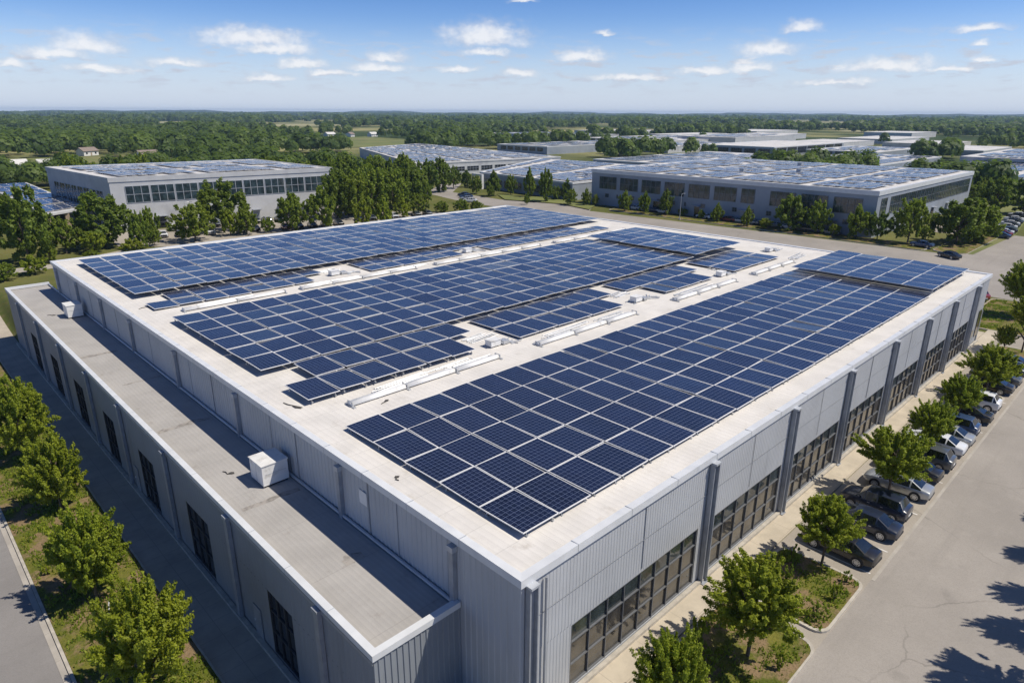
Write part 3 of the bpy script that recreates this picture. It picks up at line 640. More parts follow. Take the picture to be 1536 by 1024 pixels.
# ------------------------------------------------------------------ trees
def leaves(rng, ncl, per, leaf, shape, gap=.25):
    """leaf quads in clumps through a unit crown: radius 1, z 0..1"""
    cs = []; tries = 0
    while len(cs) < ncl:
        d = rng.normal(size=3); d /= np.linalg.norm(d); rad = rng.uniform(.22, 1)**.5
        p = d*rad; z = p[2]*.5+.5
        if shape == 'round': k = 1.0
        elif shape == 'cone': k = 1.25*(1.02-z)**.75
        elif shape == 'oval': k = .95-.25*(z-.4)
        elif shape == 'column': k = .9
        else: k = 1.05-.45*max(0, z-.42)-.25*max(0, .25-z)
        k *= 1+.16*math.sin(3*math.atan2(p[1], p[0])+ncl)+rng.normal()*.05; k *= .93
        cs.append((p[0]*k, p[1]*k, z*.92+.03))
    cs = np.array(cs); V = []; F = []; T = []
    ct = rng.uniform(0, 1, ncl); cr = rng.uniform(.075, .17, ncl)*(1 if ncl > 150 else 1.2)
    rr0 = np.linalg.norm(cs*np.array([1, 1, 2])-np.array([0, 0, 1]), axis=1)
    cs[:, :2] *= (1+rng.normal(size=ncl)*.07*(rr0 > .6))[:, None]; cs[:, 2] += rng.normal(size=ncl)*.045
    ci = np.repeat(np.arange(ncl), per); n = len(ci)
    d = rng.normal(size=(n, 3)); d /= np.linalg.norm(d, axis=1)[:, None]
    rad = rng.uniform(0, 1, n)**.45*cr[ci]
    ax = (cs-np.array([0, 0, .25]))*np.array([1, 1, 1.3])+rng.normal(size=(ncl, 3))*.25+np.array([0, 0, .25]); ax /= np.linalg.norm(ax, axis=1)[:, None]
    al = (rng.uniform(-1, 1.5, n)*cr[ci]*(1.25 if ncl > 150 else .55))[:, None]; tap = (1-.28*np.abs(al[:, 0]/cr[ci]))[:, None]
    c = cs[ci] + (d*rad[:, None]*.72*tap + ax[ci]*al)*np.array([1, 1, .62])
    nrm = d*.7 + cs[ci]*np.array([.5, .5, 0]) + np.array([0, 0, .45]) + rng.normal(size=(n, 3))*.75; nrm /= np.linalg.norm(nrm, axis=1)[:, None]
    a = np.cross(nrm, rng.normal(size=(n, 3))); a /= np.linalg.norm(a, axis=1)[:, None]; b = np.cross(nrm, a)
    s = leaf*rng.uniform(.6, 1.25, n)[:, None]
    sc = np.array([1, 1, .5])
    V = np.stack([c-a*s*sc, c-b*s*.62*sc, c+a*s*sc, c+b*s*.62*sc], 1).reshape(-1, 3)
    F = np.arange(n*4).reshape(-1, 4); T = np.clip(ct[ci]*.55+rng.uniform(0, 1, n)*.45, 0, 1)
    return V, F, T
def crown_mesh(name, seed, ncl, per, leaf, shape, mt):
    V, F, T = leaves(np.random.RandomState(seed), ncl, per, leaf, shape); return npmesh(name, V, F, mt, T)
def trunk_mesh(seed, limbs=9):
    """unit trunk: z 0..1 is the whole tree's height, limbs reach into the crown; xy in crown radii"""
    r = random.Random(seed); b = MB()
    x, y = r.uniform(-.04, .04), r.uniform(-.04, .04)
    b.tube([(0, 0, -.03), (.01, 0, .02), (x*.5, y*.5, .2), (x, y, .45), (x*1.5, y*1.5, .85)], [.075, .06, .048, .036, .008], 8)
    for k in range(limbs):
        a_ = k*2.4+r.random(); z0 = .24+.4*k/limbs; L = .75*(1-.5*k/limbs)
        b.tube([(x*.8, y*.8, z0), (math.cos(a_)*L*.45, math.sin(a_)*L*.45, z0+.10), (math.cos(a_)*L, math.sin(a_)*L, z0+.20+.1*r.random())], [.026, .017, .004], 5, False)
    return b.mesh('trunk', M['bark'], True)
NEAR = [crown_mesh('crown_near', 20+k, 250, 170, .036, s_, M['leafA']) for k, s_ in enumerate(('bush', 'round', 'oval', 'bush'))]
MID = {}
for mk in 'ABC':
    MID[mk] = [crown_mesh('crown_mid', 40+k+ord(mk), 120, 80, .066, s_, M['leaf'+mk]) for k, s_ in enumerate(('round', 'oval', 'bush', 'cone'))]
TR = [trunk_mesh(k) for k in range(4)]
SH = {'round': 0, 'oval': 1, 'bush': 2, 'cone': 3}
tn = 0
def tree(x, y, h, r, label, cat='tree', group=None, crown=None, z=None, bare=.22, name='tree'):
    global tn; tn += 1
    z = hz(x, y) if z is None else z
    o = tag(empty(name, (x, y, z), rp.uniform(0, 6.28)), label, cat, group); r *= .93
    t = link('trunk', TR[tn % 4], o, (0, 0, 0)); t.scale = (r*.8, r*.8, h)
    c = link('crown', crown, o, (0, 0, h*bare)); c.scale = (r, r, h*(1-bare))
    return o
for i, (x, y, h_, r, l) in enumerate([(-11.2, 17.3, 7.4, 2.45, 'bright green leafy tree nearest the bottom edge in the roadside planting strip'),
        (-11.3, 28.2, 7.0, 2.2, 'bright rounded tree with thin trunk, second from the bottom in the roadside strip'), (-10.5, 42.0, 6.6, 2.35, 'wide leafy tree, third along the roadside planting strip'),
        (-10.9, 53.2, 8.0, 2.75, 'tall full tree, fourth along the roadside planting strip'), (-12.4, 62.5, 8.2, 2.1, 'tree cut off by the left edge of the picture in the roadside strip')]):
    tree(x, y, h_, r, l, group='trees in the roadside strip', crown=NEAR[i % 4], bare=.16, z=ZL+.1)
for i, (x, y, h_, r, l) in enumerate([(5.8, -4.5, 5.0, 1.75, 'bushy young tree at the bottom edge of the front planting bed'), (12.3, -5.2, 6.1, 2.6, 'large bright tree with dark trunk in the front planting bed'), (23.0, -4.8, 5.0, 2.0, 'round tree at the bed corner beside the first parked car'),
        (34.95, -5.0, 5.8, 2.5, 'broad tree among the parked cars, hiding a silver car'), (45.05, -4.9, 4.9, 1.85, 'narrow tree among the parked cars before two white cars'), (54.0, -5.0, 4.9, 1.9, 'small tree growing between the farther dark and white cars'),
        (63.2, -5.4, 5.5, 2.7, 'dense rounded tree before the far group of parked cars'), (80.4, -3.6, 3.6, 1.2, 'small tree near the far door of the window wall'), (82.4, -5.2, 7.3, 2.5, 'tree with a long bare trunk at the far end of the stalls'),
        (101.4, -1.5, 8.2, 3.0, 'broad tree on the grass plot beyond the building corner')]):
    tree(x, y, h_, r, l, group='trees beside the parking stalls', crown=NEAR[(i+1) % 4], bare=.32 if i not in (0, 8) else (.12 if i == 0 else .5), z=.12)
for i, (x, y, h_, r) in enumerate([(23.2, -19.3, 11.8, 2.1), (28.8, -19.6, 11.4, 1.5), (33.0, -19.6, 11.6, 1.45), (38.2, -19.2, 11.6, 1.4), (44.2, -19.4, 11.6, 1.5)]):
    tree(x, y, h_, r, 'tall tree beyond the right edge that throws its shadow on the parking lot', group='trees along the right edge of the lot', crown=NEAR[i % 4], bare=.52, z=.16)
# shrubs
def shrub(x, y, h_, r, label, mt='A', z=.17, group='shrubs in the planting beds'):
    o = tag(empty('shrub', (x, y, z), rp.uniform(0, 6)), label, 'shrub', group)
    b = MB()
    for k in range(5):
        a_ = k*1.26; b.tube([(0, 0, -.05), (math.cos(a_)*.3*r, math.sin(a_)*.3*r, h_*.4), (math.cos(a_)*.5*r, math.sin(a_)*.5*r, h_*.75)], [.02, .014, .004], 5, False)
    b.build('stem', M['bark'], o); c = link('foliage', SHR[mt], o, (0, 0, 0)); c.scale = (r, r, h_)
SHR = {k: crown_mesh('shrub_foliage', 77+ord(k), 22, 45, .15, 'oval', M['leaf'+k]) for k in 'AB'}
for x, y, h_, r, l, k in [(10.8, -3.0, 2.2, .6, 'tall pale columnar shrub in the front bed beside the pavement', 'A'), (21.8, -3.4, 1.5, .45, 'upright shrub at the pavement corner of the second bed', 'B'), (19.9, -3.9, 1.3, .38, 'shrub beside the trunk shadow in the second bed', 'B'),
        (8.6, -2.6, 1.5, .5, 'pale shrub at the pavement edge near the bottom of the front bed', 'A'), (9.9, -4.2, 1.2, .55, 'low green shrub in the middle of the front bed', 'B'), (11.4, -4.4, .95, .35, 'small shrub close to the large tree trunk', 'B'),
        (20.2, -6.7, 1.2, .35, 'small shrub at the lot edge of the second bed', 'A'), (22.4, -6.6, 1.0, .32, 'little shrub at the outer corner of the second bed', 'B'), (17.7, -6.5, 1.3, .42, 'bushy shrub at the near lot corner of the second bed', 'B'), (12.6, -6.8, 1.2, .34, 'slender shrub at the lot edge of the front bed', 'A'),
        (7.4, -3.3, 1.7, .5, 'feathery shrub at the bottom of the front bed', 'A'), (26.2, -6.7, .7, .35, 'low shrub behind the first parked car', 'A'), (79.9, -6.3, .9, .5, 'round shrub at the far end of the stalls', 'A')]:
    shrub(x, y, h_, r, l, k)
for i, (x, y, h_, r) in enumerate([(-10.0, 20.9, 1.3, .4), (-11.2, 22.4, .8, .35), (-13.1, 33.5, .9, .4), (-12.2, 35.2, .8, .35), (-9.6, 25.0, .9, .4), (-12.6, 31.0, .5, .4), (-12.9, 46.5, .7, .4), (-9.3, 34, .6, .4)]):
    shrub(x, y, h_, r, ['narrow upright shrub behind the thin white stake', 'small shrub near the white stake', 'tiny shrub by the road kerb past the second tree', 'shrub below the third roadside tree', 'low shrub beside the second roadside tree', 'low spreading weed by the road kerb',
                        'small shrub near the fourth roadside tree', 'low shrub by the annex pavement'][i], 'AB'[i % 2], ZL+.1, 'shrubs in the roadside strip')
for x, y, t_, l in [(-11.5, 24.6, .9, 'pale leaning wooden stake under the second roadside tree'), (-10.8, 36.8, .8, 'pale stake beside the third roadside tree')]:
    b = MB(); b.tube([(0, 0, -.1), (.1, .05, t_), (.3, .3, 2*t_)], [.05, .045, .04], 7); tag(b.build('stake', M['white'], None, loc=(x, y, ZL+.1)), l, 'stake')
# grass tufts and litter (nobody could count them)
def tufts(name, areas, n, mt, hgt, z):
    rng = np.random.RandomState(5); V = []; 
    for (x0, y0, x1, y1, zz) in areas:
        k = int(n*(x1-x0)*(y1-y0)); c = np.stack([rng.uniform(x0, x1, k), rng.uniform(y0, y1, k), np.full(k, zz)], 1)
        m_ = vnoise(c[:, 0]*.9, c[:, 1]*.9, 4) > .46; c = c[m_]; k = len(c)
        a_ = rng.uniform(0, 6.28, k); w_ = rng.uniform(.03, .09, k); d = np.stack([np.cos(a_), np.sin(a_), 0*a_], 1)*w_[:, None]
        t_ = np.stack([rng.normal(0, .07, k), rng.normal(0, .07, k), rng.uniform(.3, 1, k)*hgt], 1)
        V.append(np.stack([c-d, c+d, c+d*.3+t_, c-d*.3+t_], 1).reshape(-1, 3))
    V = np.concatenate(V); o = link(name, npmesh(name, V, np.arange(len(V)).reshape(-1, 4), mt, rng.uniform(0, 1, len(V)//4))); return tag(o, kind='stuff')
def vnoise(x, y, oct=3, seed=0):
    x = np.asarray(x, float); y = np.asarray(y, float); out = np.zeros_like(x); amp = 1; tot = 0
    def h(i, j):
        v = np.sin(i*127.1+j*311.7+seed*74.7)*43758.5453; return v-np.floor(v)
    for o in range(oct):
        i, j = np.floor(x), np.floor(y); fx, fy = x-i, y-j; fx = fx*fx*(3-2*fx); fy = fy*fy*(3-2*fy)
        out += amp*((h(i, j)*(1-fx)+h(i+1, j)*fx)*(1-fy)+(h(i, j+1)*(1-fx)+h(i+1, j+1)*fx)*fy); tot += amp; amp *= .5; x = x*2.03+17; y = y*2.03+31
    return out/tot
tufts('grass', [(-13.9, 12, -8.3, 75, ZL+.09), (5, -7.3, 15.6, -2.3, .16), (17, -7.2, 23, -2.3, .16), (91, -6, 110, 3.3, .16)], 60, M['leafB'], .26, 0)

# --- mid ground trees: (x, y, height, radius, leaf, shape, label)
def planted(rows, group, where):
    for i, (x, y, h_, r, mk, s_, l) in enumerate(rows):
        tree(x, y, h_, r, l, group=group, crown=MID[mk][SH[s_]], bare=.07 if s_ != 'round' else .12)
planted([(4.6, 138, 14.0, 5.6, 'C', 'bush', 'huge dark tree beside the footpath beyond the annex'), (-3, 150, 12.5, 5.0, 'C', 'round', 'dark tree cut by the left picture edge beyond the footpath'), (12.1, 145.1, 7.4, 3.3, 'B', 'round', 'mid green tree just right of the huge dark one'),
         (19.7, 147, 11.2, 6.4, 'C', 'bush', 'broad olive tree before the corner of the left warehouse'), (24.7, 139.2, 8.0, 2.5, 'B', 'oval', 'slim green tree right of the broad olive tree'), (16.4, 141.1, 4.6, 2.7, 'A', 'round', 'small light green tree below the broad olive tree'),
         (22.2, 136.6, 3.0, 2.4, 'A', 'bush', 'round bright bush just behind the white roof edge'), (7.7, 136.8, 3.4, 1.7, 'B', 'oval', 'small tree at the bend of the footpath'), (-1.5, 125, 3.2, 2.4, 'B', 'bush', 'bush below the footpath at the far annex corner'), (3.5, 127.5, 3.4, 2.4, 'A', 'bush', 'bright bush between footpath and annex roof corner'),
         (36.5, 140.9, 8.6, 5.0, 'B', 'round', 'round tree standing alone in the rear parking'), (46.4, 150.1, 12.3, 6.5, 'C', 'round', 'large dark round tree before the left warehouse windows'), (45.1, 142.5, 6.6, 2.4, 'A', 'oval', 'light narrow tree at the foot of the large dark round tree'),
         (48.6, 141.4, 6.9, 3.0, 'B', 'oval', 'green tree beside the light narrow tree'), (53.6, 140.9, 3.6, 1.9, 'B', 'oval', 'small tree alone between parked cars'), (59.4, 139.5, 9.2, 4.4, 'B', 'bush', 'bushy tree left of the pair by the left warehouse end'), (66.4, 137.2, 10.2, 4.2, 'B', 'oval', 'tall green tree beside the bushy one near the left warehouse end'),
         (74.3, 131.2, 7.2, 2.7, 'A', 'bush', 'bright bushy tree at the edge of the grove'), (80.0, 130.4, 7.4, 2.7, 'A', 'cone', 'pointed bright tree right at the white roof edge before the grove'), (30.5, 152, 7.0, 2.6, 'B', 'oval', 'tree behind the slim green one, near the left warehouse wall'),
         (9, 160, 9, 4.2, 'C', 'round', 'dark tree behind the huge tree, beside the solar canopy'), (28, 141.5, 4.2, 1.8, 'B', 'round', 'small round tree left of the lone parking tree'), (-8, 141, 7, 3.4, 'B', 'bush', 'green tree at the far left beyond the footpath'), (-6, 132.8, 3.2, 2.2, 'A', 'bush', 'light bush beside the footpath at the left edge'),
         (14, 133.2, 2.2, 1.8, 'B', 'bush', 'low hedge like bush behind the far annex corner')], 'trees in the rear parking area', '')
gl = ['dark tree', 'tall tree', 'broad tree', 'green tree']
grove = [(77.5, 149.7, 14.3, 4.6, 'C'), (82.8, 148.1, 13.7, 4.3, 'B'), (89.1, 149.4, 14.5, 5.0, 'B'), (98.1, 152.4, 13.2, 4.8, 'B'), (106.6, 156.7, 14.9, 4.4, 'C'), (110.3, 175.9, 14.6, 5.3, 'C'), (124.4, 183.8, 15.1, 5.2, 'B'), (130.4, 178.4, 12.9, 4.5, 'C'), (139.2, 181.9, 13.1, 4.7, 'C'),
         (105.4, 180.4, 12.9, 4.9, 'B'), (101.2, 184.1, 11.7, 4.4, 'C'), (118, 168, 10.5, 4.4, 'B'), (92, 160, 12.5, 4.6, 'C'), (114.5, 187, 14, 5, 'C'), (96, 172, 12, 4.6, 'B'), (120, 196, 14, 5, 'B'), (106, 198, 13, 5, 'B'), (132, 195, 13, 4.8, 'B')]
for i, (x, y, h_, r, mk) in enumerate(grove):
    tree(x, y, h_*.93, r*1.2, 'tall tree in the dense grove right of the left warehouse', group='trees of the grove', crown=MID[mk][SH[('oval', 'round', 'bush', 'round')[i % 4]]], bare=.08)
planted([(98.7, 140.6, 6.0, 2.9, 'B', 'round', 'loose round tree before the grove, beside parked cars'), (114.8, 157.9, 7.1, 2.3, 'B', 'oval', 'slim tree between grove and service road'), (106.6, 139.8, 3.3, 2.6, 'B', 'bush', 'round hedge bush at the white roof edge before the service road'), (111.3, 136.5, 3.8, 2.8, 'B', 'bush', 'larger hedge bush beside the service road'), (115.5, 134.5, 3.2, 2.2, 'B', 'bush', 'hedge bush nearest the service road'), (92, 139, 5, 2.6, 'A', 'bush', 'bright bush tree behind the far roof edge')], 'trees before the grove', '')
planted([(150.1, 187.4, 8.4, 3.6, 'C', 'round', 'dark tree at the grove end of the service road'), (157.1, 187.7, 6.6, 2.6, 'C', 'oval', 'dark slim tree second along the service road'), (144.9, 168.2, 6.6, 2.7, 'B', 'oval', 'oval tree standing on the grass verge before the white portal'), (145.6, 159.4, 9.0, 3.2, 'C', 'cone', 'tall pointed tree before the white portal'), (141.9, 157.4, 5.0, 1.6, 'B', 'oval', 'small dark tree at the foot of the pointed tree'),
         (152.8, 158.4, 7.0, 2.4, 'B', 'oval', 'tree just right of the pointed tree'), (152.1, 148.3, 9.7, 2.8, 'B', 'cone', 'tall slim tree before the low solar roof'), (146.9, 135.8, 10.7, 3.1, 'C', 'oval', 'tallest oval tree before the low solar roof'), (153.5, 137.0, 4.6, 2.0, 'B', 'round', 'small round tree right of the tallest oval tree'), (156.2, 134.6, 7.0, 2.0, 'B', 'oval', 'mid height tree close to the low solar roof corner'),
         (146.8, 124.6, 5.2, 2.3, 'B', 'round', 'round tree near the left corner of the right warehouse'), (149.6, 120.5, 5.4, 1.7, 'B', 'oval', 'slim tree near the left corner of the right warehouse'), (137.5, 135.2, 3.5, 1.1, 'B', 'oval', 'little columnar tree on the verge by the rear yard')], 'trees along the service road', '')
planted([(151.5, 118.3, 3.7, 1.2, 'A', 'oval', 'little yellow green tree at the left end of the right warehouse'), (148.2, 104.5, 6.0, 2.3, 'B', 'oval', 'neat oval tree, first tall one along the right warehouse'), (148.2, 97.4, 6.3, 2.2, 'B', 'oval', 'neat oval tree, second tall one along the right warehouse'), (150.5, 91.6, 7.5, 2.6, 'C', 'cone', 'dark pointed tree along the right warehouse'), (152.9, 87.6, 2.3, 1.5, 'B', 'round', 'low bush between dark pointed tree and paired small trees'),
         (151.6, 80.7, 2.7, 1.1, 'A', 'oval', 'small bright tree beside a conical one'), (150.2, 75.0, 4.9, 2.3, 'B', 'cone', 'conical tree at the middle of the right warehouse'), (148.9, 65.6, 5.1, 2.1, 'B', 'cone', 'conical tree just left of a round bush'), (149.5, 60.8, 2.7, 1.9, 'A', 'round', 'round bright bush left of the big dark tree'), (150.6, 55.3, 8.6, 4.6, 'C', 'bush', 'big dark spreading tree before the right warehouse windows'),
         (151.2, 48.6, 8.1, 3.2, 'B', 'oval', 'tall loose tree right of the big dark one'), (151.6, 44.5, 3.0, 1.6, 'A', 'round', 'small bright bush tree before the warehouse corner'), (151.3, 39.2, 7.7, 3.2, 'B', 'oval', 'left tree of the pair before the warehouse corner'), (152.8, 35.0, 6.6, 3.0, 'C', 'round', 'right tree of the pair before the warehouse corner'), (153.9, 28.8, 10.3, 4.2, 'B', 'round', 'airy tree with visible trunk right of the warehouse corner'),
         (162.5, 27.5, 3.3, 2.2, 'A', 'bush', 'low bush beside the airy tree'), (160.8, 20.8, 10.0, 5.7, 'C', 'bush', 'great dark tree with two trunks at the yard corner'), (166.8, 18.6, 9.5, 5.2, 'B', 'bush', 'wide green tree beside the great dark one'), (173.5, 18.6, 7.8, 3.6, 'B', 'round', 'rounder tree at the right of the yard corner group')], 'trees along the right warehouse', '')
planted([(224, 26.4, 10.4, 5.3, 'C', 'round', 'dark tree by the right parking, left of three'), (231.2, 20.6, 10.5, 5.4, 'C', 'bush', 'dark tree by the right parking, middle of three'), (236.3, 13.8, 11.5, 5.9, 'C', 'round', 'dark tree by the right picture edge'), (245, 38.4, 7.5, 3.6, 'C', 'round', 'tree past the end of the right warehouse'), (252, 36, 8, 3.6, 'B', 'bush', 'green tree past the end of the right warehouse'), (258, 22, 9.5, 4.6, 'C', 'bush', 'dark tree behind the three by the right parking')], 'trees by the right parking', '')

# ------------------------------------------------------------------ buildings behind
def lerp4(Q, u, v): a_, b_, c_, d_ = [Vector(q) for q in Q]; return (a_*(1-u)+b_*u)*(1-v)+(d_*(1-u)+c_*u)*v
def back_building(Q, h_, label, cat, wm, wins=(), door=None, z0=0, par=.35, name='warehouse_building', roofm='froof', pv=None, vents=0, seed=1, over=0):
    """Q: footprint a,b,c,d ccw. wins: (side, n, z0, z1, margin, gap, mat)"""
    o = tag(empty(name), label, cat); r = random.Random(seed)
    w = MB(); n = 4
    for k in range(4):
        A, B = Q[k], Q[(k+1) % 4]; w.quad((*A, z0-.3), (*B, z0-.3), (*B, h_-.35), (*A, h_-.35))
    w.build('wall', wm, o)
    cen = Vector((sum(q[0] for q in Q)/4, sum(q[1] for q in Q)/4))
    def off(q, d): v = Vector(q)-cen; return cen+v*(1+d/v.length)
    outq = [off(q, .22+over) for q in Q]; inn = [off(q, -.7) for q in Q]
    p = MB(); p.quad(*[(*q, h_-.16) for q in inn]); p.build('roof', M[roofm], o)
    f = MB(); fas = 1.1 if h_ > 10 else .6
    for k in range(4):
        q = (k+1) % 4; f.hexa([(*outq[k], h_-fas), (*outq[q], h_-fas), (*inn[q], h_-fas), (*inn[k], h_-fas), (*outq[k], h_), (*outq[q], h_), (*inn[q], h_-.02), (*inn[k], h_-.02)])
    f.build('fascia', M['conc'] if wm is M['conc'] else M['coping'], o)
    for (side, nw, a0, a1, mg, gap, gm) in wins:
        A, B = Vector(Q[side]), Vector(Q[(side+1) % 4]); L = (B-A).length; d = (B-A)/L; nn = Vector((d.y, -d.x))
        usable = L-2*mg; wl = usable/nw
        for k in range(nw):
            s0, s1 = mg+k*wl+gap/2, mg+(k+1)*wl-gap/2
            if seed == 5 and r.random() < .12: s1 -= wl*.35
            P = lambda s, z, t: (A.x+d.x*s+nn.x*t, A.y+d.y*s+nn.y*t, z)
            fr = MB(); m_ = max(2, round((s1-s0)/1.7)); ss = np.linspace(s0, s1, m_+1)
            for q in ss: fr.hexa([P(q-.06, a0, .01), P(q+.06, a0, .01), P(q+.06, a0, .11), P(q-.06, a0, .11), P(q-.06, a1, .01), P(q+.06, a1, .01), P(q+.06, a1, .11), P(q-.06, a1, .11)])
            for zz in (a0, (a0+a1)/2, a1): fr.hexa([P(s0, zz-.05, .015), P(s1, zz-.05, .015), P(s1, zz-.05, .10), P(s0, zz-.05, .10), P(s0, zz+.05, .015), P(s1, zz+.05, .015), P(s1, zz+.05, .10), P(s0, zz+.05, .10)])
            fo = fr.build('window', M['frame'] if wm is not M['conc'] else M['steel_l'], o)
            gq = MB(); gq.quad(P(s0, a0, .05), P(s1, a0, .05), P(s1, a1, .05), P(s0, a1, .05)); gq.build('pane', M[gm], fo)
    for (side, s, wd, ht) in door or []:
        A, B = Vector(Q[side]), Vector(Q[(side+1) % 4]); L = (B-A).length; d = (B-A)/L; nn = Vector((d.y, -d.x)); P = lambda s, z, t: (A.x+d.x*s+nn.x*t, A.y+d.y*s+nn.y*t, z)
        dd = MB(); dd.hexa([P(s, 0, .01), P(s+wd, 0, .01), P(s+wd, 0, .09), P(s, 0, .09), P(s, ht, .01), P(s+wd, ht, .01), P(s+wd, ht, .09), P(s, ht, .09)]); dd.build('door', M['steel'] if r.random() < .6 else M['dglass'], o)
        dd = MB(); dd.hexa([P(s-.4, ht+.15, .0), P(s+wd+.4, ht+.15, .0), P(s+wd+.4, ht+.15, 1.1), P(s-.4, ht+.15, 1.1), P(s-.4, ht+.3, .0), P(s+wd+.4, ht+.3, .0), P(s+wd+.4, ht+.3, 1.1), P(s-.4, ht+.3, 1.1)]); dd.build('canopy', M['steel'], o)
    if pv:
        nu, nv, mg, skip = pv
        for i in range(nu):
            for j in range(nv):
                if (i % 9 == 8) or (j % 7 == 6) or r.random() < skip: continue
                e = .06; u0, u1 = mg+(1-2*mg)*(i+e)/nu, mg+(1-2*mg)*(i+1-e)/nu; v0, v1 = mg+(1-2*mg)*(j+e*.7)/nv, mg+(1-2*mg)*(j+1-e*.7)/nv
                zz = h_+.22+.08*math.sin(i*1.3+seed)*math.sin(j*.9); tz = r.gauss(0, .035)
                bigpanel([(*lerp4(Q, u0, v0), zz), (*lerp4(Q, u1, v0), zz+tz), (*lerp4(Q, u1, v1), zz+tz), (*lerp4(Q, u0, v1), zz)])
    for k in range(vents):
        p_ = lerp4(Q, r.uniform(.15, .85), r.uniform(.15, .85)); b = MB(); b.box(-.9, -.7, 0, .9, .7, 1.0); b.box(-1, -.8, 1.0, 1, .8, 1.08)
        b.build('roof_vent', M['galv'], o, loc=(p_.x, p_.y, h_-.16))
    return o
LWQ = [(27.5, 167), (83.5, 160.5), (82.3, 209), (24, 215)]
back_building(LWQ, 12.8, 'white two storey warehouse with a long window band, beyond the rear parking on the left', 'warehouse', M['conc'], [(0, 9, 6.6, 10.6, 3.0, .35, 'bglass'), (3, 8, 4.6, 9.2, 5, .7, 'dglass')], [(0, 9, 2.2, 2.8), (0, 16, 1.5, 2.6), (0, 22, 2.6, 3.4), (0, 33, 1.5, 2.5), (0, 40, 2.6, 3.2), (0, 47, 2.0, 2.8)], pv=(22, 15, .05, .10), seed=2)
RWQ = [(155, 123), (155, 37), (240, 37), (240, 123)]
back_building(RWQ, 11, 'long grey warehouse with solar covered roof behind the rear yard on the right', 'warehouse', M['bluewall'], [(0, 10, 5.2, 8.9, 2.5, 1.5, 'bglass'), (0, 16, 2.6, 3.7, 4, 3.6, 'bglass'), (1, 12, 5.0, 9.0, 2.5, .4, 'bglass')],
              [(0, 12, 1.5, 2.6), (0, 24, 3, 3), (0, 38, 1.6, 2.8), (0, 52, 2.4, 3), (0, 66, 1.6, 2.6), (0, 75, 2.4, 3), (1, 10, 1.6, 3), (1, 22, 2, 3), (1, 34, 2, 3.2), (1, 46, 2, 3), (1, 60, 2, 3)], pv=(33, 27, .03, .06), vents=3, seed=5)
back_building([(156, 132), (238, 132), (238, 224), (161, 184)], 6, 'low wide building with solar roof behind the service road trees', 'industrial building', M['bluewall'], [(3, 8, 1.2, 3.6, 3, 1.5, 'bglass')], pv=(26, 15, .03, .05), vents=3, seed=7, name='industrial_building')
back_building([(168, 236), (256, 227), (292, 398), (224, 372)], 6, 'sprawling low factory with patchwork solar roof behind the grove', 'factory', M['conc'], [(0, 10, 1.5, 3.6, 3, 1.5, 'dglass')], pv=(26, 40, .03, .13), vents=6, seed=8, name='factory')
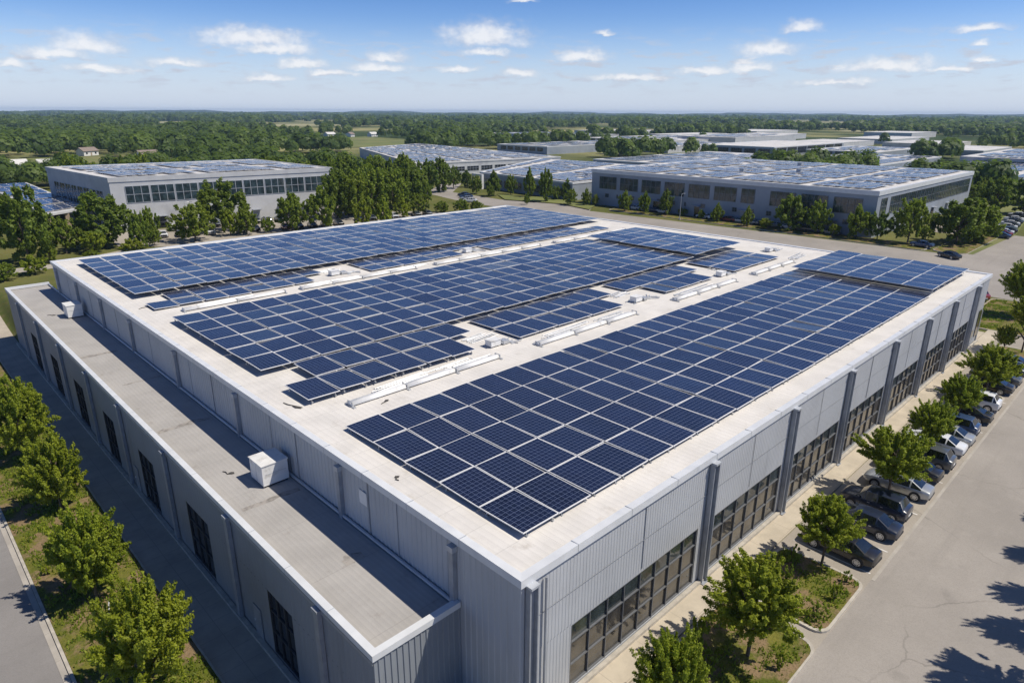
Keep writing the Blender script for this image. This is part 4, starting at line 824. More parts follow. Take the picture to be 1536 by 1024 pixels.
# white portal at the low building
o = tag(empty('portal', (157.5, 181.5, 0), R(-95)), 'white square entrance portal at the corner of the low solar building', 'portal')
b = MB(); b.box(-3.2, -.5, 0, -2.4, .5, 5.6); b.build('post', M['white'], o); b = MB(); b.box(2.4, -.5, 0, 3.2, .5, 5.6); b.build('post', M['white'], o); b = MB(); b.box(-2.398, -.5, 4.8, 2.398, .5, 5.6); b.build('lintel', M['white'], o)
BKEEP = []
def RQ(x0, y0, x1, y1): return [(x0, y1), (x0, y0), (x1, y0), (x1, y1)]
for Q, h_, l, wm, pv, ws in [
    (RQ(338, 313, 400, 364), 8, 'grey flat building with pale roof behind the low solar building', 'bluewall', (10, 8, .05, .2), [(0, 6, 2, 4.5, 3, 2, 'dglass')]),
    (RQ(515, 455, 562, 575), 8, 'pale low building with blue roof at the edge of the woods', 'conc', (8, 16, .05, .2), [(0, 8, 2, 5, 3, 3, 'dglass')]),
    (RQ(497, 316, 580, 412), 8, 'long white roofed building behind the middle trees', 'conc', (12, 12, .1, .35), [(0, 8, 2, 5, 3, 3, 'dglass')]),
    (RQ(276, 165, 352, 221), 6, 'low building with dark blue solar roof behind the right warehouse', 'bluewall', (18, 14, .04, .05), []),
    (RQ(436, 195, 512, 250), 9, 'grey hall with white loading front beyond the solar roofs', 'bluewall', None, [(0, 5, 2, 5, 2, 2, 'dglass'), (1, 7, 1.5, 6, 3, 1.5, 'dglass')]),
    (RQ(560, 290, 640, 350), 10, 'tall white hall far behind the grey hall', 'conc', (8, 6, .1, .3), []),
    (RQ(575, 215, 640, 262), 7, 'brownish low hall far off beside the woods', 'conc', None, [(0, 4, 2, 4, 3, 3, 'dglass')]),
    (RQ(466, 140, 508, 186), 7, 'blue grey long shed behind the right warehouse roof', 'bluewall', (8, 6, .1, .4), [(0, 5, 1.5, 4, 2, 2, 'dglass')]),
    (RQ(915, 250, 970, 305), 9, 'distant pale shed among dark woods', 'conc', None, []),
    (RQ(418, 2, 500, 82), 9, 'grey industrial hall with dark openings at the right edge', 'conc', (14, 12, .05, .15), [(0, 5, 1, 5, 4, 4, 'dglass')]),
    (RQ(316, 2, 384, 78), 5, 'low solar roofed building below the hall at the right edge', 'bluewall', (18, 18, .03, .06), []),
    (RQ(655, 150, 700, 198), 6, 'small pale roofed shed among trees on the right', 'conc', None, []), (RQ(556, 100, 600, 130), 6, 'small grey shed among trees behind the right warehouse', 'bluewall', None, []),
    (RQ(700, 520, 760, 600), 8, 'far white building glimpsed over the middle woods', 'conc', None, []), (RQ(640, 400, 700, 440), 8, 'tan roofed building glimpsed above the middle trees', 'conc', None, []),
    (RQ(660, 335, 770, 392), 8, 'long white shed far behind the tall white hall', 'conc', (10, 8, .1, .4), []), (RQ(420, 268, 480, 306), 7, 'low pale roofed depot between tree rows', 'conc', (10, 6, .06, .2), [(0, 4, 1.5, 4, 2, 2, 'dglass')]),
    (RQ(725, 212, 800, 264), 7, 'pale long depot far off on the right', 'conc', None, []), (RQ(860, 420, 940, 486), 8, 'white depot deep in the woods above the middle', 'conc', None, []), (RQ(350, 100, 410, 150), 6, 'low solar roofed shed just behind the right warehouse', 'bluewall', (12, 10, .05, .1), [])]:
    Q = [Q[0], Q[1], (Q[2][0]+45, Q[2][1]), (Q[3][0]+45, Q[3][1])]; h_ = max(4.2, h_-2.4); BKEEP.append((Q[0][0]-14, Q[2][0]+6, Q[1][1]-10, Q[0][1]+10))
    back_building(Q, h_, l, 'industrial building', M[wm], ws, pv=pv, seed=len(l), name='industrial_building')
def house(x, y, a_, s, label, rm):
    o = tag(empty('house', (x, y, 0), a_), label, 'house', 'houses scattered in the countryside')
    w = MB(); w.box(-s, -s*.6, 0, s, s*.6, 3); w.add([(-s, -s*.6, 3), (-s, s*.6, 3), (-s, 0, 5), (s, -s*.6, 3), (s, s*.6, 3), (s, 0, 5)], [(0, 2, 1), (3, 4, 5)]); w.build('wall', M['white'], o)
    q = MB(); e = .5; q.hexa([(-s-e, -s*.6-e, 2.8), (s+e, -s*.6-e, 2.8), (s+e, 0, 5.1), (-s-e, 0, 5.1), (-s-e, -s*.6-e, 3.0), (s+e, -s*.6-e, 3.0), (s+e, 0, 5.3), (-s-e, 0, 5.3)]); q.hexa([(-s-e, .01, 5.1), (s+e, .01, 5.1), (s+e, s*.6+e, 2.8), (-s-e, s*.6+e, 2.8), (-s-e, .01, 5.3), (s+e, .01, 5.3), (s+e, s*.6+e, 3.0), (-s-e, s*.6+e, 3.0)]); q.build('roof', M[rm], o)
    d = MB(); d.box(-.5, -s*.6-.04, 0, .5, -s*.6-.005, 2.1); d.build('door', M['wood'], o)
    for k in (-.6, .6): d = MB(); d.box(s*k-.6, -s*.6-.04, 1, s*k+.6, -s*.6-.005, 2.2); d.build('window', M['dglass'], o)
for x, y, a_, s, l, rm in [(43, 392, .3, 5, 'white house with grey roof by the lawn at far left', 'houseroof2'), (56, 386, -.2, 4.5, 'second house by the lawn at far left', 'houseroof2'), (99, 500, .5, 5.5, 'white house with brown roof before the left woods', 'houseroof'), (118, 442, .1, 5.5, 'house with brown roof above the left warehouse', 'houseroof'), (146, 462, .8, 6, 'grey roofed house above the left warehouse', 'houseroof2'),
                           (398, 715, .2, 6, 'pale house at the back of the meadow', 'houseroof2'), (416, 700, .6, 5.5, 'brown roofed house at the back of the meadow', 'houseroof'), (440, 690, .3, 5.5, 'right house at the back of the meadow', 'houseroof2')]: house(x, y, a_, s, l, rm)
# solar canopy on posts left of the left warehouse
o = tag(empty('solar_canopy', (0, 0, 0)), 'low roof on thick posts with solar rows beside the left warehouse', 'canopy')
CQ = [(14.5, 172), (24.6, 179), (26, 262), (14, 262)]
q = MB(); q.prism(CQ, 4.4, 4.9); q.build('roof', M['conc'], o)
for k, (x, y) in enumerate([(15.2, 173.4), (19.4, 176.2), (24, 180), (15, 190), (15, 208), (15, 226), (24.4, 196)]):
    q = MB(); q.box(x-.45, y-.45, 0, x+.45, y+.45, 4.398); q.build('post', M['wood'] if k < 2 else M['conc'], o)
for i in range(4):
    for j in range(24):
        if j % 4 == 3: continue
        u0, u1, v0, v1 = .04+.22*i, .04+.22*i+.21, .03+j*.04, .03+j*.04+.038
        bigpanel([(*lerp4(CQ, u0, v0), 5.15), (*lerp4(CQ, u1, v0), 5.15), (*lerp4(CQ, u1, v1), 5.3), (*lerp4(CQ, u0, v1), 5.3)])
tag(stuffp.build('solar_modules', M['pvs'], None), kind='stuff')

# ------------------------------------------------------------------ woods
def wood(name, XY, Hh, Rr, nq, mt, seed):
    rng = np.random.RandomState(seed); n = len(XY); k = np.repeat(np.arange(n), nq); N = len(k)
    d = rng.normal(size=(N, 3)); d /= np.linalg.norm(d, axis=1)[:, None]; d[:, 2] = np.abs(d[:, 2])*1.15-.25
    rad = rng.uniform(.62, 1.05, N)
    hh = Hh[k]; r_ = Rr[k]
    c = np.stack([XY[k, 0]+d[:, 0]*r_*rad, XY[k, 1]+d[:, 1]*r_*rad, hh*.42+d[:, 2]*hh*.54*rad], 1)
    nrm = d*np.array([1, 1, 1.2])+rng.normal(size=(N, 3))*.14; nrm /= np.linalg.norm(nrm, axis=1)[:, None]
    a = np.cross(nrm, rng.normal(size=(N, 3))); a /= np.linalg.norm(a, axis=1)[:, None]; b = np.cross(nrm, a)
    s = (r_*2.1/np.sqrt(nq)*rng.uniform(.7, 1.3, N)*1.45)[:, None]
    V = np.stack([c-a*s, c-b*s*.75, c+a*s, c+b*s*.75], 1).reshape(-1, 3)
    tint = np.clip(rng.uniform(0, 1, n)[k]**1.4*.8+rng.uniform(0, 1, N)*.3, 0, 1)
    return tag(link(name, npmesh(name, V, np.arange(N*4).reshape(-1, 4), mt, tint)), kind='stuff')
KEEP = [(20, 90, 150, 225), (-20, 120, 112, 172), (110, 262, -20, 232), (160, 300, 215, 405), (150, 246, 126, 232), (326, 412, 300, 376), (500, 575, 440, 590), (484, 592, 305, 424), (262, 364, 150, 232), (422, 524, 180, 262), (545, 652, 278, 362), (560, 652, 205, 272), (452, 520, 128, 196),
        (900, 985, 235, 318), (400, 512, -10, 94), (300, 396, -10, 88), (640, 712, 138, 208), (546, 610, 90, 138), (8, 32, 165, 268), (-16, 100, 322, 486)]
KEEP += BKEEP
def allowed(X, Y):
    ok = np.ones(len(X), bool)
    for x0, x1, y0, y1 in KEEP: ok &= ~((X > x0-4) & (X < x1+4) & (Y > y0-4) & (Y < y1+4))
    # open meadow behind the factory, and sight lines in front of the halls
    ok &= ~((Y > 470-.05*(X-240)) & (Y < 620+.25*(X-240)) & (X > 238) & (X < 425))
    for px, py, rr_ in [(1245, 428, 75), (2070, 450, 110), (1815, 680, 110), (130, 1000, 85), (330, 1250, 120), (690, 1370, 160), (590, 1840, 200), (2400, 1170, 220), (1000, 1650, 190), (1500, 1530, 130), (198, 640, 30), (43, 392, 16), (56, 386, 16), (99, 500, 14), (118, 442, 16), (146, 462, 14), (398, 715, 22), (416, 700, 18), (440, 690, 18)]:
        ok &= (X-px)**2+(Y-py)**2 > rr_*rr_
    for (bx, by, bw) in [(43, 392, 9), (99, 500, 9), (118, 442, 9), (146, 462, 8), (405, 707, 30), (369, 338, 26), (538, 515, 55), (535, 365, 45), (470, 222, 30), (600, 320, 30), (455, 42, 40), (488, 163, 24), (940, 278, 28), (676, 174, 24), (330, 555, 70)]:
        # keep a clear strip toward the camera so these show
        dx, dy = bx-CAM.x, by-CAM.y; L = math.hypot(dx, dy); t = ((X-CAM.x)*dx+(Y-CAM.y)*dy)/L; s_ = np.abs((X-CAM.x)*dy-(Y-CAM.y)*dx)/L
        ok &= ~((t < L) & (t > L*.82) & (s_ < bw))
    return ok
rng = np.random.RandomState(12)
nt = 0
for bi, (d0, d1, sp, nq, hm) in enumerate([(190, 420, 8.5, 420, 11.5), (420, 800, 10.5, 200, 12.5), (800, 1600, 15, 70, 13.5), (1600, 3000, 24, 22, 15), (3000, 5600, 40, 16, 17)]):
    n = int((d1*1.05/sp)*(d1*1.05/sp)*1.6); A = rng.uniform(R(-7), R(99), n); D_ = np.sqrt(rng.uniform(d0*d0, d1*d1, n))
    keepn = int(.5*R(106)*(d1*d1-d0*d0)/(sp*sp)); A, D_ = A[:keepn], D_[:keepn]
    X, Y = CAM.x+D_*np.cos(A), CAM.y+D_*np.sin(A)
    dens = vnoise(X/130+3, Y/130+8, 4)*.42+vnoise(A[:len(X)]*8+3, np.log(D_)*2.6+5, 3)*.58
    park = (X > 100) & (X < 760) & (Y < 330+.35*X) & (Y > -60)
    thr = np.where((X < 0.8*Y) & (D_ < 900), .43, np.where(park, .45, np.where(X < 0.9*Y, .455, .455) if d0 < 420 else .505))
    ok = (dens > thr) & allowed(X, Y); X, Y = X[ok], Y[ok]
    hh = hm*rng.uniform(.62, 1.25, len(X))*(.85+.3*vnoise(X/60, Y/60, 2)); rr_ = hh*rng.uniform(.36, .52, len(X))*(1 if d0 < 1600 else 1.6)
    if bi == 0:   # nearest ones stand alone
        dd = np.hypot(X-CAM.x, Y-CAM.y); order = np.argsort(dd); near = order[:150]; farr = order[150:]
        for q in near:
            mk = 'BCB'[q % 3]; tree(float(X[q]), float(Y[q]), float(hh[q]), float(rr_[q]), 'green tree at the near edge of the distant woods', group='trees at the edge of the woods', crown=MID[mk][q % 3], bare=.06)
        X, Y, hh, rr_ = X[farr], Y[farr], hh[farr], rr_[farr]
    nt += len(X); wood('woods', np.stack([X, Y], 1), hh, rr_, nq, M['leafF'], bi)
print('woods trees', nt)

# ------------------------------------------------------------------ cars
def paint(name, c, metal=0.0):
    m, t, b = newmat(name); t.set(b.inputs['Base Color'], t.mix(t.ramp(t.noise(pos(t), 1.3, 4), .3, .7), tuple(x*.9 for x in c), c))
    b.inputs['Roughness'].default_value = .3; b.inputs['Metallic'].default_value = metal; b.inputs['Coat Weight'].default_value = .7; b.inputs['Coat Roughness'].default_value = .06; return m
CP = {'black': paint('paint_black', (.012, .012, .014)), 'navy': paint('paint_navy', (.015, .022, .045)), 'white': paint('paint_white', (.72, .73, .75)), 'silver': paint('paint_silver', (.45, .47, .49), .5), 'grey': paint('paint_grey', (.10, .11, .12), .3), 'blue': paint('paint_blue', (.03, .06, .14)), 'red': paint('paint_red', (.25, .02, .02))}
M['red'] = mat('tail_lamp', (.35, .01, .01), .2); M['lamp'] = mat('head_lamp', (.7, .72, .75), .15); M['rim'] = mat('wheel_rim', (.55, .56, .58), .3, metal=.6); M['carglass'] = glassmat('car_glass', (.012, .016, .02), .05, 0)
M['trim'] = mat('dark_trim', (.025, .025, .027), .6)
SED = [(-2.38, .70, .42, .78, .84, .60), (-2.30, .82, .32, .88, .95, .70), (-2.0, .88, .26, .93, 1.03, .74), (-1.72, .90, .22, .95, 1.06, .74), (-1.02, .91, .20, .95, 1.40, .60), (-.92, .91, .20, .95, 1.42, .60), (-.10, .92, .20, .94, 1.46, .61), (0, .92, .20, .94, 1.46, .61),
       (.48, .92, .20, .94, 1.43, .60), (.58, .92, .20, .94, 1.41, .60), (1.22, .91, .20, .93, 1.02, .76), (1.6, .90, .22, .90, .97, .76), (2.05, .87, .28, .82, .88, .70), (2.30, .78, .36, .70, .75, .60), (2.38, .66, .44, .60, .64, .48)]
SUV = [(-2.3, .74, .48, .95, 1.0, .62), (-2.24, .86, .36, 1.05, 1.12, .74), (-2.1, .90, .30, 1.08, 1.16, .78), (-2.0, .91, .28, 1.08, 1.22, .78), (-1.72, .92, .26, 1.08, 1.64, .66), (-1.62, .92, .26, 1.08, 1.67, .66), (-.32, .93, .26, 1.06, 1.71, .67), (-.22, .93, .26, 1.06, 1.71, .67),
       (.50, .93, .26, 1.06, 1.67, .66), (.60, .93, .26, 1.05, 1.64, .66), (1.15, .92, .26, 1.04, 1.14, .80), (1.6, .91, .28, 1.01, 1.08, .78), (2.02, .88, .34, .93, .99, .72), (2.24, .80, .42, .80, .85, .62), (2.32, .68, .50, .70, .74, .50)]
def sections(S):
    rows = []
    for (x, w_, zl, zb, zt, wt) in S:
        half = [(0, zl), (w_*.8, zl), (w_*.97, zl+.10), (w_, zl+(zb-zl)*.5), (w_*.985, zb-.07), (w_*.95, zb), (wt, zt-.035), (wt*.86, zt), (0, zt+.018)]
        rows.append([(x, y, z) for y, z in half]+[(x, -y, z) for y, z in half[-2:0:-1]])
    return rows
def car_meshes(S, pc, tag_):
    rows = sections(S); n = len(rows[0]); V = [p for r_ in rows for p in r_]
    G = {'body': [], 'windscreen': [], 'rear_window': [], 'wl': [], 'wr': []}
    for i in range(len(rows)-1):
        for k in range(n):
            f = (i*n+k, i*n+(k+1) % n, (i+1)*n+(k+1) % n, (i+1)*n+k)
            sideL, sideR = k == 5, k == n-6; top = k in (6, 7, n-8, n-7); 
            key = 'body'
            if i == 3 and k in (7, n-8): key = 'rear_window'
            if i == 9 and k in (7, n-8): key = 'windscreen'
            if i in (3, 5, 7, 9) and sideL: key = 'wl'
            if i in (3, 5, 7, 9) and sideR: key = 'wr'
            if i == 7 and (sideL or sideR): key = 'wl' if sideL else 'wr'
            G[key].append(f)
    G['body'] += [tuple(range(n-1, -1, -1)), tuple((len(rows)-1)*n+k for k in range(n))]
    out = {}
    for key, fs in G.items():
        b = MB(); used = sorted({q for f in fs for q in f}); mp = {q: j for j, q in enumerate(used)}
        b.add([V[q] for q in used], [tuple(mp[q] for q in f) for f in fs])
        me = b.mesh('car_'+key, pc if key == 'body' else M['carglass'], True); out[key] = me
        if key == 'body':
            me.set_sharp_from_angle(angle=R(38))
    return out
def cyl_y(b, c, r, y0, y1, n=20):
    x, z = c; v = [(x+r*math.cos(2*math.pi*k/n), y, z+r*math.sin(2*math.pi*k/n)) for y in (y0, y1) for k in range(n)]
    b.add(v, [(k, (k+1) % n, n+(k+1) % n, n+k) for k in range(n)]+[tuple(range(n-1, -1, -1)), tuple(range(n, 2*n))])
wm_ = MB(); cyl_y(wm_, (0, 0), .335, -.11, .11); tyre_m = wm_.mesh('wheel', M['black'])
rm_ = MB(); cyl_y(rm_, (0, 0), .15, .111, .125, 12)
for k in range(7):
    a_ = k*2*math.pi/7; c, s = math.cos(a_), math.sin(a_); p = lambda u, v, y: (c*u-s*v, y, s*u+c*v)
    rm_.hexa([p(.05, -.035, .111), p(.24, -.03, .111), p(.24, .03, .111), p(.05, .035, .111), p(.05, -.035, .122), p(.24, -.03, .122), p(.24, .03, .122), p(.05, .035, .122)])
for k in range(20):
    a0, a1 = k*math.pi/10, (k+1)*math.pi/10; q = lambda r, a, y: (r*math.cos(a), y, r*math.sin(a))
    rm_.hexa([q(.21, a0, .111), q(.25, a0, .111), q(.25, a1, .111), q(.21, a1, .111), q(.21, a0, .124), q(.25, a0, .124), q(.25, a1, .124), q(.21, a1, .124)])
rim_m = rm_.mesh('rim', M['rim'])
def make_car(kind, colr):
    S = SUV if kind == 'suv' else SED; g = car_meshes(S, CP[colr], kind); root = empty('parked_car')
    link('body', g['body'], root); link('windscreen', g['windscreen'], root); link('rear_window', g['rear_window'], root); link('side_window', g['wl'], root); link('side_window', g['wr'], root)
    for wx in (-1.42, 1.42):
        for sd in (1, -1):
            ar = MB(); cyl_y(ar, (wx, .36), .40, sd*.70, sd*.925, 18); link('wheel_arch', ar.mesh('wheel_arch', M['trim']), root)
            wo = link('wheel', tyre_m, root, (wx, sd*.835, .335)); ro = link('rim', rim_m, wo)
            if sd < 0: ro.rotation_euler = (0, 0, math.pi)
    zb, zt, xb, xf = S[1][3], S[1][4], S[1][0], S[-2][0]
    for sd in (1, -1):
        t = MB(); t.hexa([(xb-.05, sd*.45, zb-.18), (xb+.30, sd*.875, zb-.18), (xb+.34, sd*.80, zb-.18), (xb+.1, sd*.42, zb-.18), (xb-.03, sd*.45, zb-.02), (xb+.32, sd*.865, zb+.0), (xb+.36, sd*.79, zb), (xb+.1, sd*.42, zb-.02)]); t.build('taillight', M['red'], root)
        t = MB(); t.hexa([(xf+.02, sd*.42, .58), (xf-.28, sd*.85, .60), (xf-.34, sd*.78, .60), (xf-.1, sd*.4, .58), (xf-.0, sd*.42, .70), (xf-.28, sd*.845, .78), (xf-.34, sd*.78, .78), (xf-.1, sd*.4, .70)]); t.build('headlight', M['lamp'], root)
        zz = S[8][3]; t = MB(); t.hexa([(.88, sd*.92, zz+.0), (1.02, sd*.92, zz+.0), (1.0, sd*1.10, zz+.02), (.88, sd*1.10, zz+.02), (.88, sd*.92, zz+.13), (1.02, sd*.92, zz+.13), (1.0, sd*1.10, zz+.14), (.88, sd*1.10, zz+.14)]); t.build('mirror', CP[colr], root)
        for hx in (-.75, .15):
            t = MB(); t.box(hx, sd*.925, zz-.16, hx+.18, sd*.945, zz-.12); t.build('door_handle', M['trim'] if colr in ('white', 'silver') else M['rim'], root)
    t = MB(); t.box(xb-.075, -.26, .56, xb-.03, .26, .68); t.build('number_plate', M['white'], root)
    t = MB(); t.box(xb-.10, -.70, .36, xb+.1, .70, .50); t.build('bumper', M['trim'], root)
    t = MB(); t.box(xf+.0, -.42, .44, xf+.09, .42, .58); t.build('radiator_grille', M['trim'], root)
    return root
PROTO = {}
def car(x, y, rot, kind, colr, label, group='cars parked along the window wall', z=.04):
    k = (kind, colr); o = PROTO.get(k)
    if o is None: o = PROTO[k] = make_car(kind, colr)
    else: o = copy_tree(o)
    o.location = (x, y, z); o.rotation_euler = (0, 0, rot); tag(o, label, 'car', group)
NOSE = math.pi/2
for i, (x, kind, c, l) in enumerate([(25.55, 'sedan', 'black', 'black sedan in the first stall beside the planting bed'), (29.7, 'sedan', 'navy', 'dark navy car, rear lamp lit red by the sun, second stall'), (32.6, 'suv', 'navy', 'large dark car left of the broad tree trunk'), (36.9, 'sedan', 'silver', 'silver car half hidden behind the broad tree'),
        (40.4, 'sedan', 'black', 'black sedan just past the broad tree'), (43.3, 'suv', 'grey', 'dark grey car before the narrow tree'), (46.9, 'sedan', 'white', 'white sedan just past the narrow tree'), (49.4, 'sedan', 'silver', 'pale silver sedan between white and blue cars'), (52.0, 'suv', 'blue', 'dark blue car before the small tree'),
        (56.1, 'sedan', 'black', 'black sedan just past the small tree'), (60.0, 'suv', 'white', 'white car before the dense rounded tree'), (66.0, 'sedan', 'black', 'black car hidden behind the dense rounded tree'), (69.3, 'sedan', 'grey', 'grey car in the far group of stalls'), (72.6, 'suv', 'navy', 'dark navy car in the far group of stalls'), (75.9, 'sedan', 'blue', 'blue car in the farthest stall')]):
    car(x, -4.95+rp.uniform(-.15, .15), NOSE+rp.gauss(0, .015), kind, c, l)
car(142.3, 17.6, R(60), 'sedan', 'black', 'black car driving across the rear yard', 'cars in the rear yard')
car(150.6, 25.0, R(85), 'sedan', 'blue', 'blue car under the airy tree beside the rear yard', 'cars in the rear yard', .2)
car(108.5, 5.8, R(60), 'suv', 'red', 'red car beyond the grass plot behind the building corner', 'cars in the rear yard')
car(111.5, 7.2, R(60), 'sedan', 'silver', 'silver car beyond the grass plot behind the building corner', 'cars in the rear yard')
# small cars far behind: one mesh each
FC = {}
def far_car(x, y, rot, c, label, group):
    if c not in FC:
        b = MB(); rows = sections(SED); n = len(rows[0])
        b.add([p for r_ in rows for p in r_], []); 
        for i in range(len(rows)-1):
            for k in range(n):
                b.f.append((i*n+k, i*n+(k+1) % n, (i+1)*n+(k+1) % n, (i+1)*n+k)); b.uv.append(None)
                b.mi.append(1 if (i in (3, 5, 7, 9) and k in (5, n-6)) or (i in (3, 9) and k in (7, n-8)) else 0)
        b.cur = 2
        for wx in (-1.42, 1.42):
            for sd in (1, -1): cyl_y(b, (wx, .335), .335, sd*.74, sd*.93, 10)
        FC[c] = b.mesh('far_car', [CP[c], M['carglass'], M['black']])
    tag(link('parked_car', FC[c], None, (x, y, .05), rot), label, 'car', group)
cs = ['white', 'silver', 'blue', 'navy', 'black', 'white', 'grey', 'blue', 'red', 'silver']
rc = random.Random(4)
def rowcars(x0, y0, x1, y1, n, rot, label, group):
    for i in range(n):
        if rc.random() < .15: continue
        t = i/(n-1); far_car(x0+(x1-x0)*t+rc.uniform(-.2, .2), y0+(y1-y0)*t+rc.uniform(-.3, .3), rot+rc.gauss(0, .03), cs[rc.randrange(10)], label, group)
rowcars(30, 152.5, 72, 139.0, 14, R(75), 'car in the long row of the rear parking behind the white roof edge', 'cars in the near rear parking row')
rowcars(38, 160, 84, 154.0, 15, R(82), 'car in the row at the foot of the left warehouse', 'cars before the left warehouse')
rowcars(80, 142, 103, 137, 8, R(70), 'car parked before the grove', 'cars before the grove')
rowcars(178, 15.8, 224, 20.5, 14, R(95), 'car in the sunlit row beside the right road', 'cars in the right parking')
rowcars(184, 27, 226, 31.5, 11, R(95), 'car in the back row of the right parking', 'cars in the back right parking')
rowcars(153.4, 108, 153.4, 46, 19, R(90), 'car between the tree row and the right warehouse wall', 'cars along the right warehouse')
rowcars(128, 152, 140, 170, 5, R(140), 'car parked by the service road', 'cars by the service road')
# lamp post
def lamp(x, y, h_, label, z=0):
    o = tag(empty('street_lamp', (x, y, z)), label, 'street lamp', 'lamp posts of the car parks'); b = MB(); b.tube([(0, 0, 0), (0, 0, h_)], [.09, .05], 8); b.build('pole', M['galv'], o)
    b = MB(); b.tube([(0, 0, h_-.1), (.5, 0, h_+.1), (1.2, 0, h_+.12)], .04, 6); b.build('arm', M['galv'], o); b = MB(); b.box(1.0, -.14, h_+.05, 1.7, .14, h_+.17); b.build('lamp_head', M['steel'], o); b = MB(); b.box(-.2, -.2, 0, .2, .2, .5); b.build('base', M['kerb'], o)
lamp(78.6, -7.0, 5.2, 'slim lamp post at the far end of the parking stalls'); lamp(70, 147, 7, 'lamp post in the rear parking before the left warehouse'); lamp(40, 155, 7, 'lamp post before the door end of the left warehouse'); lamp(146, 84, 7, 'lamp post by the rear yard before the right warehouse')

# ------------------------------------------------------------------ sky with clouds
world = bpy.data.worlds.new('World'); scene.world = world; world.use_nodes = True
t = NT(world.node_tree); bg = t.n['Background']
sky = t.new('ShaderNodeTexSky', sky_type='NISHITA'); sky.sun_disc = False; sky.sun_elevation = math.asin(SUN.z); sky.sun_rotation = math.atan2(SUN.x, SUN.y)
sky.altitude = 100; sky.air_density = 1.0; sky.dust_density = .6; sky.ozone_density = 2.2
gd = t.new('ShaderNodeTexCoord').outputs['Generated']; sx = t.new('ShaderNodeSeparateXYZ'); t.set(sx.inputs[0], gd)
az = t.math('ARCTAN2', sx.outputs[1], sx.outputs[0]); el = t.math('ARCSINE', sx.outputs[2])
cb = t.new('ShaderNodeCombineXYZ'); t.set(cb.inputs[0], az); t.set(cb.inputs[1], el); ae = cb.outputs[0]
def unproj(u, v):
    d = (u-768)/999.58*r2 - (v-512)/999.58*u2 + fw; d.normalize(); return math.atan2(d.y, d.x), math.asin(d.z)
CL = [(380, 55, 88, 15), (415, 72, 60, 10), (130, 65, 62, 15), (80, 78, 62, 9), (265, 93, 50, 7), (727, 53, 66, 18), (728, 79, 36, 6), (873, 83, 40, 9), (1202, 39, 28, 9), (1150, 73, 46, 12), (455, 95, 42, 8), (565, 100, 48, 7), (1125, 101, 38, 9), (1330, 97, 76, 11), (1470, 42, 42, 6),
      (1474, 66, 15, 5), (1475, 88, 22, 4), (1060, 106, 44, 6), (580, 84, 34, 8), (15, 95, 24, 7), (780, 108, 26, 6), (400, 116, 46, 5), (150, 103, 60, 6), (940, 115, 60, 5), (1250, 122, 60, 4), (690, 104, 30, 4), (500, 110, 40, 5), (1420, 104, 40, 4), (785, 2, 20, 3), (906, 50, 14, 3)]
nz = t.noise(t.mapping(ae, sc=(1, 1.5, 1)), 30, 6, .6, 1)
wv = t.new('ShaderNodeVectorMath', operation='MULTIPLY_ADD'); t.set(wv.inputs[0], nz); wv.inputs[1].default_value = (.024, .018, 0); t.set(wv.inputs[2], ae)
wq = t.new('ShaderNodeVectorMath', operation='SUBTRACT'); t.set(wq.inputs[0], wv.outputs[0]); wq.inputs[1].default_value = (.012, .009, 0); aw = wq.outputs[0]
dist = None; shade = None
for u, v, ru, rv in CL:
    A, E = unproj(u, v); A2, _ = unproj(u-ru, v); _, E2 = unproj(u, v-rv)
    mp = t.mapping(aw, (A, E-abs(E2-E)*.25, 0), (abs(A2-A)*1.3, abs(E2-E)*1.75, 1), 'TEXTURE')
    ln = t.new('ShaderNodeVectorMath', operation='LENGTH'); t.set(ln.inputs[0], mp)
    ss = t.new('ShaderNodeSeparateXYZ'); t.set(ss.inputs[0], mp)
    flat = t.math('MAXIMUM', ln.outputs['Value'], t.math('MULTIPLY', ss.outputs[1], -1.9))    # flat bottoms
    dist = flat if dist is None else t.math('MINIMUM', dist, flat)
fine = t.noise(t.mapping(ae, sc=(1, 1.35, 1)), 52, 6, .6)
dens = t.math('ADD', t.math('SUBTRACT', 1.05, dist), t.math('MULTIPLY', t.math('SUBTRACT', fine, .5), 1.1))
mask = t.ramp(dens, -.12, .9)
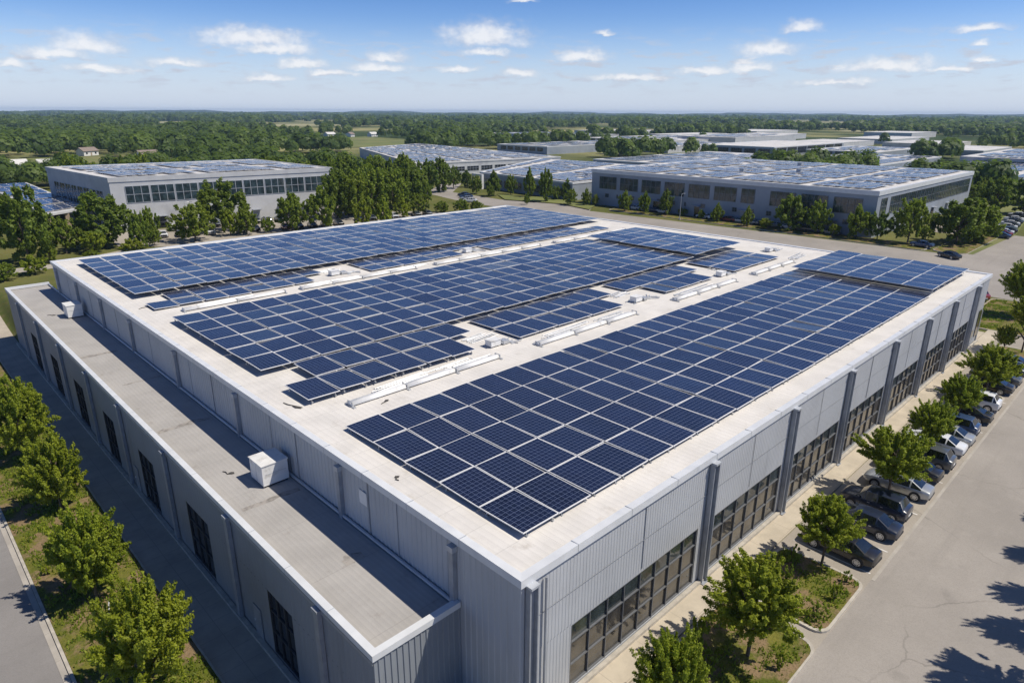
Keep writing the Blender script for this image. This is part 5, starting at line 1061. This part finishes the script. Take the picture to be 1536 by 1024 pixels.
# small broken clouds low over the horizon
small = t.ramp(t.noise(t.mapping(ae, sc=(1, 4.2, 1)), 24, 6, .58), .48, .68)
band = t.math('MULTIPLY', t.ramp(el, .012, .05), t.math('SUBTRACT', 1, t.ramp(el, .055, .115)))
mask2 = t.math('MULTIPLY', t.math('MULTIPLY', small, band), .95)
allm = t.math('MAXIMUM', t.math('MULTIPLY', mask, .84), mask2)
lit = t.ramp(t.math('ADD', dens, t.math('MULTIPLY', t.math('SUBTRACT', t.noise(t.mapping(ae, (0, .01, 0), (1, 1.4, 1)), 42, 5, .6), .5), 1.6)), -.1, 1.0)
cc = t.mix(lit, (6.6, 7.2, 8.5), (11.2, 11.2, 11.4))
SKYS = .068
skyc = t.mix(1, sky.outputs[0], t.mix(t.ramp(el, .25, 1.1), t.mix(t.ramp(el, -.03, .22), (1.50, 1.62, 2.02), (.42, .76, 1.36)), (.27, .34, .47)), 'MULTIPLY')
skyc = t.mix(t.math('MULTIPLY', t.math('SUBTRACT', 1, t.ramp(el, -.02, .125)), .85), skyc, (7.7, 8.7, 10.6))
t.set(bg.inputs['Color'], t.mix(allm, skyc, cc)); bg.inputs['Strength'].default_value = SKYS

# ------------------------------------------------------------------ haze
HAZE = True
if HAZE:
    hb = MB(); hb.box(-7600, -7600, -4.5, 7600, 7600, 46); hm_ = bpy.data.materials.new('haze_air'); hm_.use_nodes = True; ht = NT(hm_.node_tree)
    ht.n.remove(ht.n['Principled BSDF']); pv_ = ht.new('ShaderNodeVolumePrincipled'); pv_.inputs['Color'].default_value = (.52, .73, 1, 1); pv_.inputs['Density'].default_value = .000105; pv_.inputs['Anisotropy'].default_value = 0
    ht.l.new(pv_.outputs[0], ht.n['Material Output'].inputs['Volume']); tag(hb.build('haze', hm_), kind='stuff')
scene.cycles.volume_bounces = 0; scene.cycles.max_bounces = 6; scene.cycles.diffuse_bounces = 3; scene.cycles.glossy_bounces = 3; scene.cycles.transmission_bounces = 2; scene.cycles.transparent_max_bounces = 4
